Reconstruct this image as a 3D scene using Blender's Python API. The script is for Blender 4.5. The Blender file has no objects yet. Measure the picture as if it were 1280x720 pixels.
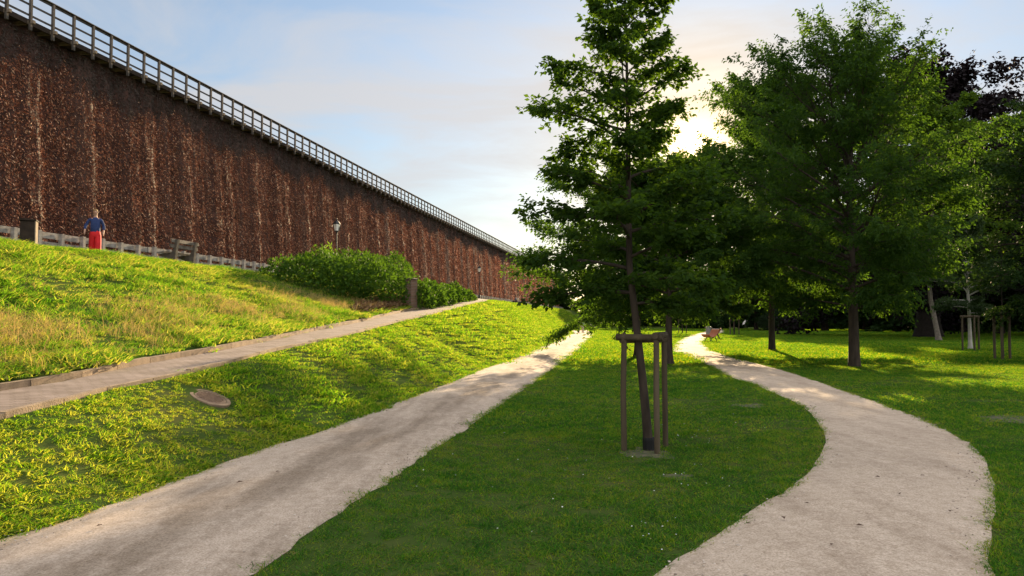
import bpy, bmesh, math, random
import numpy as np
from mathutils import Vector, Matrix, Quaternion

# ------------------------------------------------------------------ camera, sky, sun, exposure
scene = bpy.context.scene
C = scene.collection
R = math.radians
CAMH, FPX, PITCH = 1.7, 960.0, R(2.386)
cam_d = bpy.data.cameras.new('camera'); cam = bpy.data.objects.new('camera', cam_d); C.objects.link(cam)
cam_d.sensor_width = 36.0; cam_d.lens = 27.0; cam_d.clip_start = 0.05; cam_d.clip_end = 6000
cam.location = (0, 0, CAMH); cam.rotation_euler = (R(90) + PITCH, 0, 0)
scene.camera = cam

SUN_AZ, SUN_EL = R(13.6), R(12.6)          # azimuth from +Y towards +X
SUN_DIR = Vector((math.sin(SUN_AZ) * math.cos(SUN_EL), math.cos(SUN_AZ) * math.cos(SUN_EL), math.sin(SUN_EL)))
SKY_STRENGTH, SUN_STRENGTH, EXPOSURE = 0.08, 4.3, 1.78
world = bpy.data.worlds.new('World'); scene.world = world; world.use_nodes = True
scene.view_settings.view_transform = 'Standard'; scene.view_settings.look = 'None'
scene.view_settings.gamma = 1.0; scene.view_settings.use_curve_mapping = False
scene.view_settings.exposure = EXPOSURE
try:
    scene.cycles.max_bounces = 8; scene.cycles.transparent_max_bounces = 6
    scene.cycles.diffuse_bounces = 3; scene.cycles.transmission_bounces = 4
    scene.cycles.sample_clamp_indirect = 6.0
    scene.cycles.use_denoising = True
except Exception: pass

def build_world():
    nt = world.node_tree; nt.nodes.clear(); N = nt.nodes.new; K = nt.links.new
    out = N('ShaderNodeOutputWorld'); bg = N('ShaderNodeBackground'); bg.inputs[1].default_value = SKY_STRENGTH
    sky = N('ShaderNodeTexSky'); sky.sky_type = 'NISHITA'; sky.sun_disc = False
    sky.sun_elevation = SUN_EL; sky.sun_rotation = SUN_AZ
    sky.air_density = 1.0; sky.dust_density = 0.2; sky.ozone_density = 1.5; sky.altitude = 100
    tc = N('ShaderNodeTexCoord')
    sep = N('ShaderNodeSeparateXYZ'); K(tc.outputs['Generated'], sep.inputs[0])
    # clouds on a flat layer high above
    add = N('ShaderNodeMath'); add.operation = 'ADD'; add.inputs[1].default_value = 0.12; K(sep.outputs[2], add.inputs[0])
    mx = N('ShaderNodeMath'); mx.operation = 'MAXIMUM'; mx.inputs[1].default_value = 0.02; K(add.outputs[0], mx.inputs[0])
    dx = N('ShaderNodeMath'); dx.operation = 'DIVIDE'; K(sep.outputs[0], dx.inputs[0]); K(mx.outputs[0], dx.inputs[1])
    dy = N('ShaderNodeMath'); dy.operation = 'DIVIDE'; K(sep.outputs[1], dy.inputs[0]); K(mx.outputs[0], dy.inputs[1])
    cmb = N('ShaderNodeCombineXYZ'); K(dx.outputs[0], cmb.inputs[0]); K(dy.outputs[0], cmb.inputs[1])
    mp = N('ShaderNodeMapping'); mp.inputs['Rotation'].default_value = (0, 0, R(-24)); mp.inputs['Scale'].default_value = (.75, 1.05, 1)
    mp.inputs['Location'].default_value = (2.7, 1.25, 0)
    K(cmb.outputs[0], mp.inputs[0])
    nz = N('ShaderNodeTexNoise'); nz.inputs['Scale'].default_value = 1.5; nz.inputs['Detail'].default_value = 8
    nz.inputs['Roughness'].default_value = 0.58; nz.inputs['Distortion'].default_value = 0.5
    K(mp.outputs[0], nz.inputs['Vector'])
    rp = N('ShaderNodeValToRGB'); rp.color_ramp.elements[0].position = 0.38; rp.color_ramp.elements[1].position = 0.62
    K(nz.outputs[0], rp.inputs[0])
    # fade the clouds out near the horizon
    fz = N('ShaderNodeMapRange'); fz.inputs[1].default_value = 0.02; fz.inputs[2].default_value = 0.22; K(sep.outputs[2], fz.inputs[0])
    cf = N('ShaderNodeMath'); cf.operation = 'MULTIPLY'; K(rp.outputs[0], cf.inputs[0]); K(fz.outputs[0], cf.inputs[1])
    cf2 = N('ShaderNodeMath'); cf2.operation = 'MULTIPLY'; cf2.inputs[1].default_value = 0.8; K(cf.outputs[0], cf2.inputs[0])
    # forward scattering of the low sun in the thin cloud and hazy air
    dot = N('ShaderNodeVectorMath'); dot.operation = 'DOT_PRODUCT'; dot.inputs[1].default_value = SUN_DIR
    K(tc.outputs['Generated'], dot.inputs[0])
    cl = N('ShaderNodeMath'); cl.operation = 'MAXIMUM'; cl.inputs[1].default_value = 0; K(dot.outputs['Value'], cl.inputs[0])
    def lobe(power, col):
        p = N('ShaderNodeMath'); p.operation = 'POWER'; p.inputs[1].default_value = power; K(cl.outputs[0], p.inputs[0])
        s = N('ShaderNodeVectorMath'); s.operation = 'SCALE'; s.inputs[0].default_value = col; K(p.outputs[0], s.inputs['Scale']); return s
    l1, l2, l3 = lobe(9, (0.4, 0.34, 0.28)), lobe(160, (1.2, 0.8, 0.36)), lobe(2500, (14, 10, 5))
    # cloud colour
    cc = N('ShaderNodeVectorMath'); cc.operation = 'ADD'; cc.inputs[0].default_value = (2.45, 2.40, 2.42)
    s9 = N('ShaderNodeVectorMath'); s9.operation = 'SCALE'; s9.inputs['Scale'].default_value = 1.0; K(l1.outputs[0], s9.inputs[0])
    K(s9.outputs[0], cc.inputs[1])
    # brighter, denser cloud added away from the sun, mostly unseen, to fill the shade
    bk = N('ShaderNodeMapRange'); bk.interpolation_type = 'SMOOTHSTEP'; bk.inputs[1].default_value = .80; bk.inputs[2].default_value = .25; bk.inputs[3].default_value = 1.0; bk.inputs[4].default_value = 2.25; K(dot.outputs['Value'], bk.inputs[0])
    cs = N('ShaderNodeVectorMath'); cs.operation = 'SCALE'; K(cc.outputs[0], cs.inputs[0]); K(bk.outputs[0], cs.inputs['Scale']); cc = cs
    cv = N('ShaderNodeMapRange'); cv.inputs[1].default_value = .80; cv.inputs[2].default_value = .3; cv.inputs[3].default_value = 0.0; cv.inputs[4].default_value = .45; K(dot.outputs['Value'], cv.inputs[0])
    ca = N('ShaderNodeMath'); ca.operation = 'ADD'; ca.use_clamp = True; K(cf2.outputs[0], ca.inputs[0]); K(cv.outputs[0], ca.inputs[1]); cf2 = ca
    tint = N('ShaderNodeVectorMath'); tint.operation = 'MULTIPLY'; tint.inputs[1].default_value = (.60, .585, .585)
    hs = N('ShaderNodeHueSaturation'); hs.inputs['Saturation'].default_value = .88; K(sky.outputs[0], hs.inputs['Color'])
    hz = N('ShaderNodeMapRange'); hz.inputs[1].default_value = 0.0; hz.inputs[2].default_value = .34; hz.inputs[3].default_value = .60; hz.inputs[4].default_value = 1.0; K(sep.outputs[2], hz.inputs[0])
    hm = N('ShaderNodeVectorMath'); hm.operation = 'SCALE'; K(hs.outputs[0], hm.inputs[0]); K(hz.outputs[0], hm.inputs['Scale']); K(hm.outputs[0], tint.inputs[0])
    mixc = N('ShaderNodeMix'); mixc.data_type = 'RGBA'; K(cf2.outputs[0], mixc.inputs[0]); K(tint.outputs[0], mixc.inputs[6]); K(cc.outputs[0], mixc.inputs[7])
    a1 = N('ShaderNodeVectorMath'); a1.operation = 'ADD'; K(mixc.outputs[2], a1.inputs[0]); K(l2.outputs[0], a1.inputs[1])
    a2 = N('ShaderNodeVectorMath'); a2.operation = 'ADD'; K(a1.outputs[0], a2.inputs[0]); K(l3.outputs[0], a2.inputs[1])
    wp = N('ShaderNodeMath'); wp.operation = 'POWER'; wp.inputs[1].default_value = 90; K(cl.outputs[0], wp.inputs[0])
    wm = N('ShaderNodeMix'); wm.data_type = 'RGBA'; wm.blend_type = 'MULTIPLY'; wm.inputs[7].default_value = (1.0, .84, .62, 1); K(wp.outputs[0], wm.inputs[0]); K(a2.outputs[0], wm.inputs[6])
    l4 = lobe(40000, (90, 72, 45)); a3 = N('ShaderNodeVectorMath'); a3.operation = 'ADD'; K(wm.outputs[2], a3.inputs[0]); K(l4.outputs[0], a3.inputs[1])
    K(a3.outputs[0], bg.inputs[0]); K(bg.outputs[0], out.inputs[0])
build_world()

sun_d = bpy.data.lights.new('sun', 'SUN'); sun_d.energy = SUN_STRENGTH; sun_d.angle = R(0.5); sun_d.color = (1.0, 0.74, 0.43)
sun = bpy.data.objects.new('sun', sun_d); C.objects.link(sun); sun.location = (10, 40, 40)
sun.rotation_mode = 'QUATERNION'; sun.rotation_quaternion = (-SUN_DIR).to_track_quat('-Z', 'Y')

# ------------------------------------------------------------------ places
CP, SP = math.cos(PITCH), math.sin(PITCH)
def ray(px, py):                     # direction scaled so that its Y component is 1
    u, v = (px - 640) / FPX, (360 - py) / FPX
    y = CP - v * SP; z = SP + v * CP
    return np.array([u / y, 1.0, z / y])
def at(px, py, z=0.0):
    r = ray(px, py); d = (z - CAMH) / r[2]
    return np.array([r[0] * d, d, z])
def atd(px, d, z=0.0): return np.array([(px - 640) / FPX * d * (CP + SP * SP / CP * 0), d, z])
A = math.atan((812 - 640) / FPX); CA, SA = math.cos(A), math.sin(A)
def W(p, s, z=0.0): return np.stack(np.broadcast_arrays(-np.asarray(p) * CA + np.asarray(s) * SA, np.asarray(p) * SA + np.asarray(s) * CA, np.asarray(z) * 1.0), -1)
def ps(x, y): return -x * CA + y * SA, x * SA + y * CA

GL = [(0,674),(83,653),(137,632.5),(196,609.6),(250,589),(308,570),(358,551),(400,541),(480,510),(561,479),(598,462.5),(640,449.5),(676,433.6),(697,424),(711,418.5),(713,416),(709,413.5)]
GR = [(310,720),(400,659),(490,598),(569,545),(636,500),(692,460),(718,442),(736,425),(744,418),(742,415),(735,412.5)]
RL = [(805,720),(880,680),(900,664),(950,632),(990,610),(1025,574),(1034,549),(1021,524),(1000,505),(975,495),(937,478),(917,474),(884,455),(855,444),(841,440),(841,432),(850,424),(859,420),(878,415),(886,412),(876,410),(858,409)]
RR = [(1229,722),(1242,678),(1241,645),(1244,612),(1235,578),(1221,562),(1192,543),(1158,526),(1108,507),(1067,493),(1025,478),(983,464),(942,453),(911,446),(894,439),(880,432),(879,427),(886,421.5),(902,417.5),(909,413.5),(903,411),(884,408.6),(858,407.6)]
def gpts(l): return np.array([at(*q)[:2] for q in l])
gl, gr, rl, rr = map(gpts, (GL, GR, RL, RR))
dirA = np.array([SA, CA])
gl = np.vstack([gl[0] - dirA * 22, gl]); gr = np.vstack([gr[0] - dirA * 22 + [0.2, 0], gr])
rl = np.vstack([[0.35, -6], [0.42, 0], [0.65, 3.2], rl]); rr = np.vstack([[2.7, -6], [2.85, 0], [2.95, 3.2], rr])

# the paved ramp: both edges in (p, s, z)
RU = [(0,489.5),(78,478),(140,464),(200,452),(278,438.5),(324,429),(375,418),(400,412.5),(440,405),(468,398.5),(509,389),(534,386),(587,374.5)]
RD = [(0,519),(58,505),(120,487.5),(175,476),(200,472),(268,456),(336,438),(394,426),(440,415.8),(493,402),(536,392.5),(585,380),(606,375.5)]
RZ0, RG = 0.32, 0.0472
def ramp_edge(l):
    o = []
    for px, py in l:
        r = ray(px, py); d = (CAMH - RZ0) / (-r[2] + RG)
        p, s = ps(r[0] * d, d); o.append((s, p, RZ0 + RG * d))
    o = np.array(o); o = o[np.argsort(o[:, 0])]
    s0, p0, z0 = o[0]
    pre = [(s0 - q, p0 - 0.0 * q, max(z0 - q * 0.045, 0.0)) for q in (30, 20, 12, 6)]
    return np.vstack([pre, o])
ru, rd = ramp_edge(RU), ramp_edge(RD)
ZC, PC = 3.95, 18.2
ru = np.vstack([ru, [(ru[-1, 0] + 8, 17.9, ZC), (ru[-1, 0] + 22, 18.1, ZC), (400, 18.1, ZC)]])
rd = np.vstack([rd, [(rd[-1, 0] + 12, 15.6, 3.7), (rd[-1, 0] + 26, 17.2, ZC - .05), (400, 17.3, ZC - .05)]])
glp = np.array([ps(*q)[::-1] for q in gl])                      # s, p of the foot of the bank
glp = glp[glp[:, 0] < 116]; glp = np.vstack([glp, [(125, 12.4), (140, 10.5), (400, 10.0)]])
glp = glp[np.argsort(glp[:, 0])]
def edge_at(s): return (np.interp(s, glp[:, 0], glp[:, 1]), np.interp(s, rd[:, 0], rd[:, 1]), np.interp(s, rd[:, 0], rd[:, 2]),
                        np.interp(s, ru[:, 0], ru[:, 1]), np.interp(s, ru[:, 0], ru[:, 2]))
def sm(t): t = np.clip(t, 0, 1); return t * t * (3 - 2 * t)
def bumps(p, s): return (np.sin(p * 1.3 + s * .37) * np.sin(s * .81 - p * .5) + .6 * np.sin(s * 1.9 + p * .7) * np.sin(p * 2.3 + 1)) * .035
def zt(p, s):
    p, s = np.broadcast_arrays(np.asarray(p, float), np.asarray(s, float))
    pg, p1, z1, p2, z2 = edge_at(s)
    pg = np.minimum(pg, p1 - .4)
    t = np.clip((p - pg) / (p1 - pg), 0, 1); low = z1 * (.55 * t + .45 * sm(t)) + bumps(p, s) * np.sin(np.pi * t)
    mid = z1 + (z2 - z1) * np.clip((p - p1) / np.maximum(p2 - p1, .1), 0, 1) - .01
    pk = p2 + .14
    t2 = np.clip((p - pk) / np.maximum(PC - pk, .05), 0, 1); up = z2 + .12 * np.clip((ZC - z2) * 3, 0, 1) + (ZC - z2 - .12 * np.clip((ZC - z2) * 3, 0, 1)) * (.6 * t2 + .4 * sm(t2)) + 2 * bumps(p, s) * np.sin(np.pi * t2)
    z = np.where(p <= pg, 0, np.where(p < p1, low, np.where(p <= pk, mid, np.where(p < PC, up, ZC))))
    return z
def ztxy(x, y): return zt(*ps(x, y))
hits = []
def hit(px, py):
    r = ray(px, py); d = np.arange(3, 260, .05)
    z = CAMH + r[2] * d; g = ztxy(r[0] * d, d); ok = z <= g + .0; i = np.argmax(ok) if ok.any() else np.argmin(z - g + np.where(d < 8, 9, 0)); hits.append((px, py, round(float(d[i]), 1), bool(ok.any())))
    return np.array([r[0] * d[i], d[i], g[i]])
def onbank(px, p, z=None):           # the point in column px at distance p from the reference line
    l = (px - 640) / FPX; d = p / (-l * CA + SA)
    x, y = l * d, d
    return np.array([x, y, float(ztxy(x, y)) if z is None else z])

# ------------------------------------------------------------------ materials
MATS = {}
def nodemat(name):
    m = bpy.data.materials.new(name); m.use_nodes = True; nt = m.node_tree; nt.nodes.clear()
    return m, nt, nt.nodes.new, nt.links.new
def mat(name, col, rough=.8, var=.25, scale=8, bump=.0, bscale=40, metal=0, col2=None, spec=.3, stretch=None):
    if name in MATS: return MATS[name]
    m, nt, N, K = nodemat(name)
    out = N('ShaderNodeOutputMaterial'); b = N('ShaderNodeBsdfPrincipled'); K(b.outputs[0], out.inputs[0])
    b.inputs['Roughness'].default_value = rough; b.inputs['Metallic'].default_value = metal; b.inputs['Specular IOR Level'].default_value = spec
    tc = N('ShaderNodeTexCoord'); mp = N('ShaderNodeMapping'); K(tc.outputs['Object'], mp.inputs[0])
    if stretch: mp.inputs['Scale'].default_value = stretch
    nz = N('ShaderNodeTexNoise'); nz.inputs['Scale'].default_value = scale; nz.inputs['Detail'].default_value = 6; K(mp.outputs[0], nz.inputs['Vector'])
    rp = N('ShaderNodeValToRGB'); rp.color_ramp.elements[0].position = .3; rp.color_ramp.elements[1].position = .7
    c2 = col2 if col2 else tuple(c * (1 + var) for c in col); c1 = col if col2 else tuple(c * (1 - var) for c in col)
    rp.color_ramp.elements[0].color = (*c1, 1); rp.color_ramp.elements[1].color = (*c2, 1)
    K(nz.outputs[0], rp.inputs[0]); K(rp.outputs[0], b.inputs['Base Color'])
    if bump:
        n2 = N('ShaderNodeTexNoise'); n2.inputs['Scale'].default_value = bscale; n2.inputs['Detail'].default_value = 4; K(mp.outputs[0], n2.inputs['Vector'])
        bp = N('ShaderNodeBump'); bp.inputs['Strength'].default_value = bump; bp.inputs['Distance'].default_value = .02
        K(n2.outputs[0], bp.inputs['Height']); K(bp.outputs[0], b.inputs['Normal'])
    MATS[name] = m; return m
def leafmat(name, c1, c2, trans, tcol, rough=.7, scale=.7, spec=.12):
    m, nt, N, K = nodemat(name)
    out = N('ShaderNodeOutputMaterial'); b = N('ShaderNodeBsdfPrincipled'); tr = N('ShaderNodeBsdfTranslucent'); mx = N('ShaderNodeMixShader')
    mx.inputs[0].default_value = trans; K(b.outputs[0], mx.inputs[1]); K(tr.outputs[0], mx.inputs[2]); K(mx.outputs[0], out.inputs[0])
    b.inputs['Roughness'].default_value = rough; b.inputs['Specular IOR Level'].default_value = spec
    g = N('ShaderNodeNewGeometry')
    nz = N('ShaderNodeTexNoise'); nz.inputs['Scale'].default_value = scale; nz.inputs['Detail'].default_value = 5; nz.inputs['Roughness'].default_value = .7
    K(g.outputs['Position'], nz.inputs['Vector'])
    rd_ = N('ShaderNodeMath'); rd_.operation = 'MULTIPLY_ADD'; rd_.inputs[1].default_value = .5; K(g.outputs['Random Per Island'], rd_.inputs[0])
    ml = N('ShaderNodeMath'); ml.operation = 'MULTIPLY_ADD'; ml.inputs[1].default_value = 1.0; ml.inputs[2].default_value = -.25; K(nz.outputs[0], ml.inputs[0]); K(ml.outputs[0], rd_.inputs[2])
    rp = N('ShaderNodeMix'); rp.data_type = 'RGBA'; rp.inputs[6].default_value = (*c1, 1); rp.inputs[7].default_value = (*c2, 1); K(rd_.outputs[0], rp.inputs[0])
    K(rp.outputs[2], b.inputs['Base Color'])
    tm = N('ShaderNodeVectorMath'); tm.operation = 'MULTIPLY'; tm.inputs[1].default_value = tcol; K(rp.outputs[2], tm.inputs[0]); K(tm.outputs[0], tr.inputs[0])
    MATS[name] = m; return m
def grassmat(name, cols, trans=.45, tcol=(1.7, 1.6, .9), s1=.35, s2=3.0, pos=(.34, .66)):
    m, nt, N, K = nodemat(name)
    out = N('ShaderNodeOutputMaterial'); b = N('ShaderNodeBsdfPrincipled'); tr = N('ShaderNodeBsdfTranslucent'); mx = N('ShaderNodeMixShader')
    mx.inputs[0].default_value = trans; K(b.outputs[0], mx.inputs[1]); K(tr.outputs[0], mx.inputs[2]); K(mx.outputs[0], out.inputs[0])
    b.inputs['Roughness'].default_value = 1.0 if trans == 0 else .8; b.inputs['Specular IOR Level'].default_value = 0.0 if trans == 0 else .08
    g = N('ShaderNodeNewGeometry')
    n1 = N('ShaderNodeTexNoise'); n1.inputs['Scale'].default_value = s1; n1.inputs['Detail'].default_value = 5; n1.inputs['Roughness'].default_value = .65; K(g.outputs['Position'], n1.inputs['Vector'])
    n2 = N('ShaderNodeTexNoise'); n2.inputs['Scale'].default_value = s2; n2.inputs['Detail'].default_value = 3; K(g.outputs['Position'], n2.inputs['Vector'])
    av = N('ShaderNodeMath'); av.operation = 'MULTIPLY_ADD'; av.inputs[1].default_value = .6; K(n1.outputs[0], av.inputs[0])
    h2 = N('ShaderNodeMath'); h2.operation = 'MULTIPLY'; h2.inputs[1].default_value = .4; K(n2.outputs[0], h2.inputs[0]); K(h2.outputs[0], av.inputs[2])
    oi = N('ShaderNodeObjectInfo'); va = N('ShaderNodeMath'); va.operation = 'MULTIPLY_ADD'; va.inputs[1].default_value = .26 if trans else 0; va.inputs[2].default_value = -.13 if trans else 0; K(oi.outputs['Random'], va.inputs[0])
    vb = N('ShaderNodeMath'); vb.operation = 'MULTIPLY_ADD'; vb.inputs[1].default_value = .44 if trans else 0; vb.inputs[2].default_value = -.22 if trans else 0; K(g.outputs['Random Per Island'], vb.inputs[0])
    vc = N('ShaderNodeMath'); vc.operation = 'ADD'; K(va.outputs[0], vc.inputs[0]); K(vb.outputs[0], vc.inputs[1]); vd = N('ShaderNodeMath'); vd.operation = 'ADD'; K(av.outputs[0], vd.inputs[0]); K(vc.outputs[0], vd.inputs[1]); av = vd
    rp = N('ShaderNodeValToRGB'); e = rp.color_ramp.elements
    e[0].position = pos[0]; e[0].color = (*cols[0], 1); e[1].position = pos[1]; e[1].color = (*cols[-1], 1)
    for i, c in enumerate(cols[1:-1]):
        q = e.new(pos[0] + (pos[1] - pos[0]) * (i + 1) / (len(cols) - 1)); q.color = (*c, 1)
    K(av.outputs[0], rp.inputs[0]); K(rp.outputs[0], b.inputs['Base Color'])
    tm = N('ShaderNodeVectorMath'); tm.operation = 'MULTIPLY'; tm.inputs[1].default_value = tcol; K(rp.outputs[0], tm.inputs[0]); K(tm.outputs[0], tr.inputs[0])
    MATS[name] = m; return m
def gravelmat(name, base, dirt, band=0.0):
    m, nt, N, K = nodemat(name)
    out = N('ShaderNodeOutputMaterial'); b = N('ShaderNodeBsdfPrincipled'); K(b.outputs[0], out.inputs[0])
    b.inputs['Roughness'].default_value = .95; b.inputs['Specular IOR Level'].default_value = .1
    g = N('ShaderNodeNewGeometry')
    def noise(sc, det=5, ro=.6, vec=None):
        n = N('ShaderNodeTexNoise'); n.inputs['Scale'].default_value = sc; n.inputs['Detail'].default_value = det; n.inputs['Roughness'].default_value = ro
        K(vec or g.outputs['Position'], n.inputs['Vector']); return n
    mp = N('ShaderNodeMapping'); mp.inputs['Rotation'].default_value = (0, 0, A); mp.inputs['Scale'].default_value = (1, .22, 1); K(g.outputs['Position'], mp.inputs[0])
    n1, n2, n3 = noise(1.6, 6, .7, mp.outputs[0]), noise(60, 4, .8), noise(9, 6, .75)
    r1 = N('ShaderNodeValToRGB'); r1.color_ramp.elements[0].position = .46; r1.color_ramp.elements[1].position = .68
    r1.color_ramp.elements[0].color = (*base, 1); r1.color_ramp.elements[1].color = (*dirt, 1)
    uv = N('ShaderNodeUVMap'); uv.uv_map = 'UVMap'; su = N('ShaderNodeSeparateXYZ'); K(uv.outputs[0], su.inputs[0])
    bd = N('ShaderNodeMapRange'); bd.interpolation_type = 'SMOOTHSTEP'; ab = N('ShaderNodeMath'); ab.operation = 'SUBTRACT'; ab.inputs[1].default_value = .56; K(su.outputs[0], ab.inputs[0])
    ab2 = N('ShaderNodeMath'); ab2.operation = 'ABSOLUTE'; K(ab.outputs[0], ab2.inputs[0]); bd.inputs[1].default_value = .03; bd.inputs[2].default_value = .30; bd.inputs[3].default_value = band; bd.inputs[4].default_value = 0; K(ab2.outputs[0], bd.inputs[0])
    nb = N('ShaderNodeMath'); nb.operation = 'ADD'; K(n1.outputs[0], nb.inputs[0]); K(bd.outputs[0], nb.inputs[1]); K(nb.outputs[0], r1.inputs[0])
    r2 = N('ShaderNodeValToRGB'); r2.color_ramp.elements[0].position = .34; r2.color_ramp.elements[1].position = .62
    r2.color_ramp.elements[0].color = (.55, .52, .48, 1); r2.color_ramp.elements[1].color = (1.1, 1.1, 1.1, 1); K(n2.outputs[0], r2.inputs[0])
    r3 = N('ShaderNodeValToRGB'); r3.color_ramp.elements[0].position = .3; r3.color_ramp.elements[1].position = .6
    r3.color_ramp.elements[0].color = (.77, .74, .70, 1); r3.color_ramp.elements[1].color = (1.03, 1.03, 1.03, 1); K(n3.outputs[0], r3.inputs[0])
    m1 = N('ShaderNodeVectorMath'); m1.operation = 'MULTIPLY'; K(r1.outputs[0], m1.inputs[0]); K(r2.outputs[0], m1.inputs[1])
    m2 = N('ShaderNodeVectorMath'); m2.operation = 'MULTIPLY'; K(m1.outputs[0], m2.inputs[0]); K(r3.outputs[0], m2.inputs[1]); K(m2.outputs[0], b.inputs['Base Color'])
    bp = N('ShaderNodeBump'); bp.inputs['Strength'].default_value = .3; bp.inputs['Distance'].default_value = .008
    n4 = noise(38, 6, .75); K(n4.outputs[0], bp.inputs['Height'])
    b2 = N('ShaderNodeBump'); b2.inputs['Strength'].default_value = .2; b2.inputs['Distance'].default_value = .05; n5 = noise(3.2, 4, .6, mp.outputs[0]); K(n5.outputs[0], b2.inputs['Height'])
    K(bp.outputs[0], b2.inputs['Normal']); K(b2.outputs[0], b.inputs['Normal'])
    MATS[name] = m; return m
def colmat(name, rough=.8, spec=.2, trans=0):
    m, nt, N, K = nodemat(name)
    out = N('ShaderNodeOutputMaterial'); b = N('ShaderNodeBsdfPrincipled'); b.inputs['Roughness'].default_value = rough; b.inputs['Specular IOR Level'].default_value = spec
    a = N('ShaderNodeAttribute'); a.attribute_name = 'Col'; K(a.outputs[0], b.inputs['Base Color']); K(b.outputs[0], out.inputs[0])
    MATS[name] = m; return m
def pavermat():
    m, nt, N, K = nodemat('pavers')
    out = N('ShaderNodeOutputMaterial'); b = N('ShaderNodeBsdfPrincipled'); K(b.outputs[0], out.inputs[0]); b.inputs['Roughness'].default_value = .85; b.inputs['Specular IOR Level'].default_value = .2
    uv = N('ShaderNodeUVMap'); uv.uv_map = 'UVMap'
    br = N('ShaderNodeTexBrick'); br.inputs['Scale'].default_value = 1; br.inputs['Brick Width'].default_value = .21; br.inputs['Row Height'].default_value = .11; br.inputs['Mortar Size'].default_value = .007
    br.inputs['Color1'].default_value = (.25, .20, .175, 1); br.inputs['Color2'].default_value = (.30, .24, .21, 1); br.inputs['Mortar'].default_value = (.13, .10, .075, 1)
    K(uv.outputs[0], br.inputs['Vector'])
    g = N('ShaderNodeNewGeometry'); n = N('ShaderNodeTexNoise'); n.inputs['Scale'].default_value = 2.5; n.inputs['Detail'].default_value = 7; K(g.outputs['Position'], n.inputs['Vector'])
    r = N('ShaderNodeValToRGB'); r.color_ramp.elements[0].position = .3; r.color_ramp.elements[1].position = .7; r.color_ramp.elements[0].color = (.72, .7, .66, 1); r.color_ramp.elements[1].color = (1.1, 1.1, 1.1, 1); K(n.outputs[0], r.inputs[0])
    mm = N('ShaderNodeVectorMath'); mm.operation = 'MULTIPLY'; K(br.outputs[0], mm.inputs[0]); K(r.outputs[0], mm.inputs[1]); K(mm.outputs[0], b.inputs['Base Color'])
    bp = N('ShaderNodeBump'); bp.inputs['Strength'].default_value = .6; bp.inputs['Distance'].default_value = .008; bp.invert = True; K(br.outputs['Fac'], bp.inputs['Height']); K(bp.outputs[0], b.inputs['Normal'])
    MATS['pavers'] = m; return m
def brickmat():
    m, nt, N, K = nodemat('pier_brick')
    out = N('ShaderNodeOutputMaterial'); b = N('ShaderNodeBsdfPrincipled'); K(b.outputs[0], out.inputs[0]); b.inputs['Roughness'].default_value = .9
    tc = N('ShaderNodeTexCoord'); mp = N('ShaderNodeMapping'); mp.inputs['Rotation'].default_value = (R(90), 0, 0); K(tc.outputs['Object'], mp.inputs[0])
    br = N('ShaderNodeTexBrick'); br.inputs['Scale'].default_value = 1; br.inputs['Brick Width'].default_value = .25; br.inputs['Row Height'].default_value = .08; br.inputs['Mortar Size'].default_value = .012
    br.inputs['Color1'].default_value = (.16, .08, .05, 1); br.inputs['Color2'].default_value = (.24, .13, .085, 1); br.inputs['Mortar'].default_value = (.26, .22, .18, 1)
    K(mp.outputs[0], br.inputs['Vector']); K(br.outputs[0], b.inputs['Base Color']); MATS['pier_brick'] = m; return m

M_GROUND = grassmat('lawn_soil', [(.035, .065, .014), (.055, .085, .02), (.085, .09, .03)], trans=0)
M_LAWN = grassmat('lawn_grass', [(.016, .080, .013), (.034, .138, .017), (.064, .185, .022), (.125, .195, .035)], trans=.56, tcol=(4.3, 2.8, .5))
M_BANK = grassmat('bank_grass', [(.050, .125, .010), (.105, .205, .015), (.165, .25, .022), (.28, .28, .06)], trans=.54, tcol=(2.5, 2.5, .75))
M_WILD = grassmat('meadow_grass', [(.055, .14, .012), (.11, .21, .02), (.165, .235, .03), (.29, .26, .09)], trans=.52, tcol=(2.35, 2.35, .8))
M_DRY = grassmat('dry_grass', [(.27, .25, .07), (.42, .34, .14)], trans=.4, tcol=(1.3, 1.1, .8))
M_GRAVEL = gravelmat('gravel', (.58, .48, .39), (.33, .265, .205), .13)
M_GRAVEL2 = gravelmat('pale_gravel', (.61, .505, .405), (.46, .37, .29), .05)
M_PAVER = pavermat(); M_BRICK = brickmat()
M_KERB = mat('kerb_stone', (.28, .205, .135), .9, .3, 5, .4, 60)
M_BARK = mat('bark', (.045, .033, .024), .9, .45, 9, .9, 22, stretch=(1, 1, .25))
M_BIRCH = mat('birch_bark', (.55, .52, .47), .7, .15, 3, .3, 20, col2=(.38, .34, .30))
M_STAKE = mat('stake_wood', (.050, .037, .022), .9, .35, 9, .8, 50, col2=(.115, .088, .055), stretch=(1, 1, .1))
M_GREYWOOD = mat('weathered_timber', (.17, .15, .13), .95, .35, 5, .5, 40, col2=(.42, .39, .35))
M_RAIL = mat('railing_timber', (.055, .047, .041), .9, .3, 4, .3, 40, col2=(.11, .096, .085))
M_DARKWOOD = mat('dark_timber', (.034, .023, .016), .9, .35, 5, .4, 30)
M_PALEWOOD = mat('sawn_ends_lit_side', (.19, .15, .11), .9, .3, 6)
M_CONC = mat('concrete', (.33, .30, .26), .9, .25, 6, .4, 60)
M_CONCD = mat('old_concrete', (.11, .092, .075), .9, .3, 6, .4, 60)
M_IRON = mat('lamp_iron', (.012, .013, .014), .45, .2, 6, spec=.5)
M_STEEL = mat('grey_steel', (.22, .22, .21), .5, .2, 6, metal=.4)
M_ORANGE = mat('bench_wood', (.30, .095, .03), .65, .25, 6, spec=.5, stretch=(1, 6, 6))
M_PALE = mat('lounger_wood', (.62, .58, .52), .5, .12, 6)
M_GLASS = mat('lamp_glass', (.92, .89, .80), .5, .05, 6, spec=.5)
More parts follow.
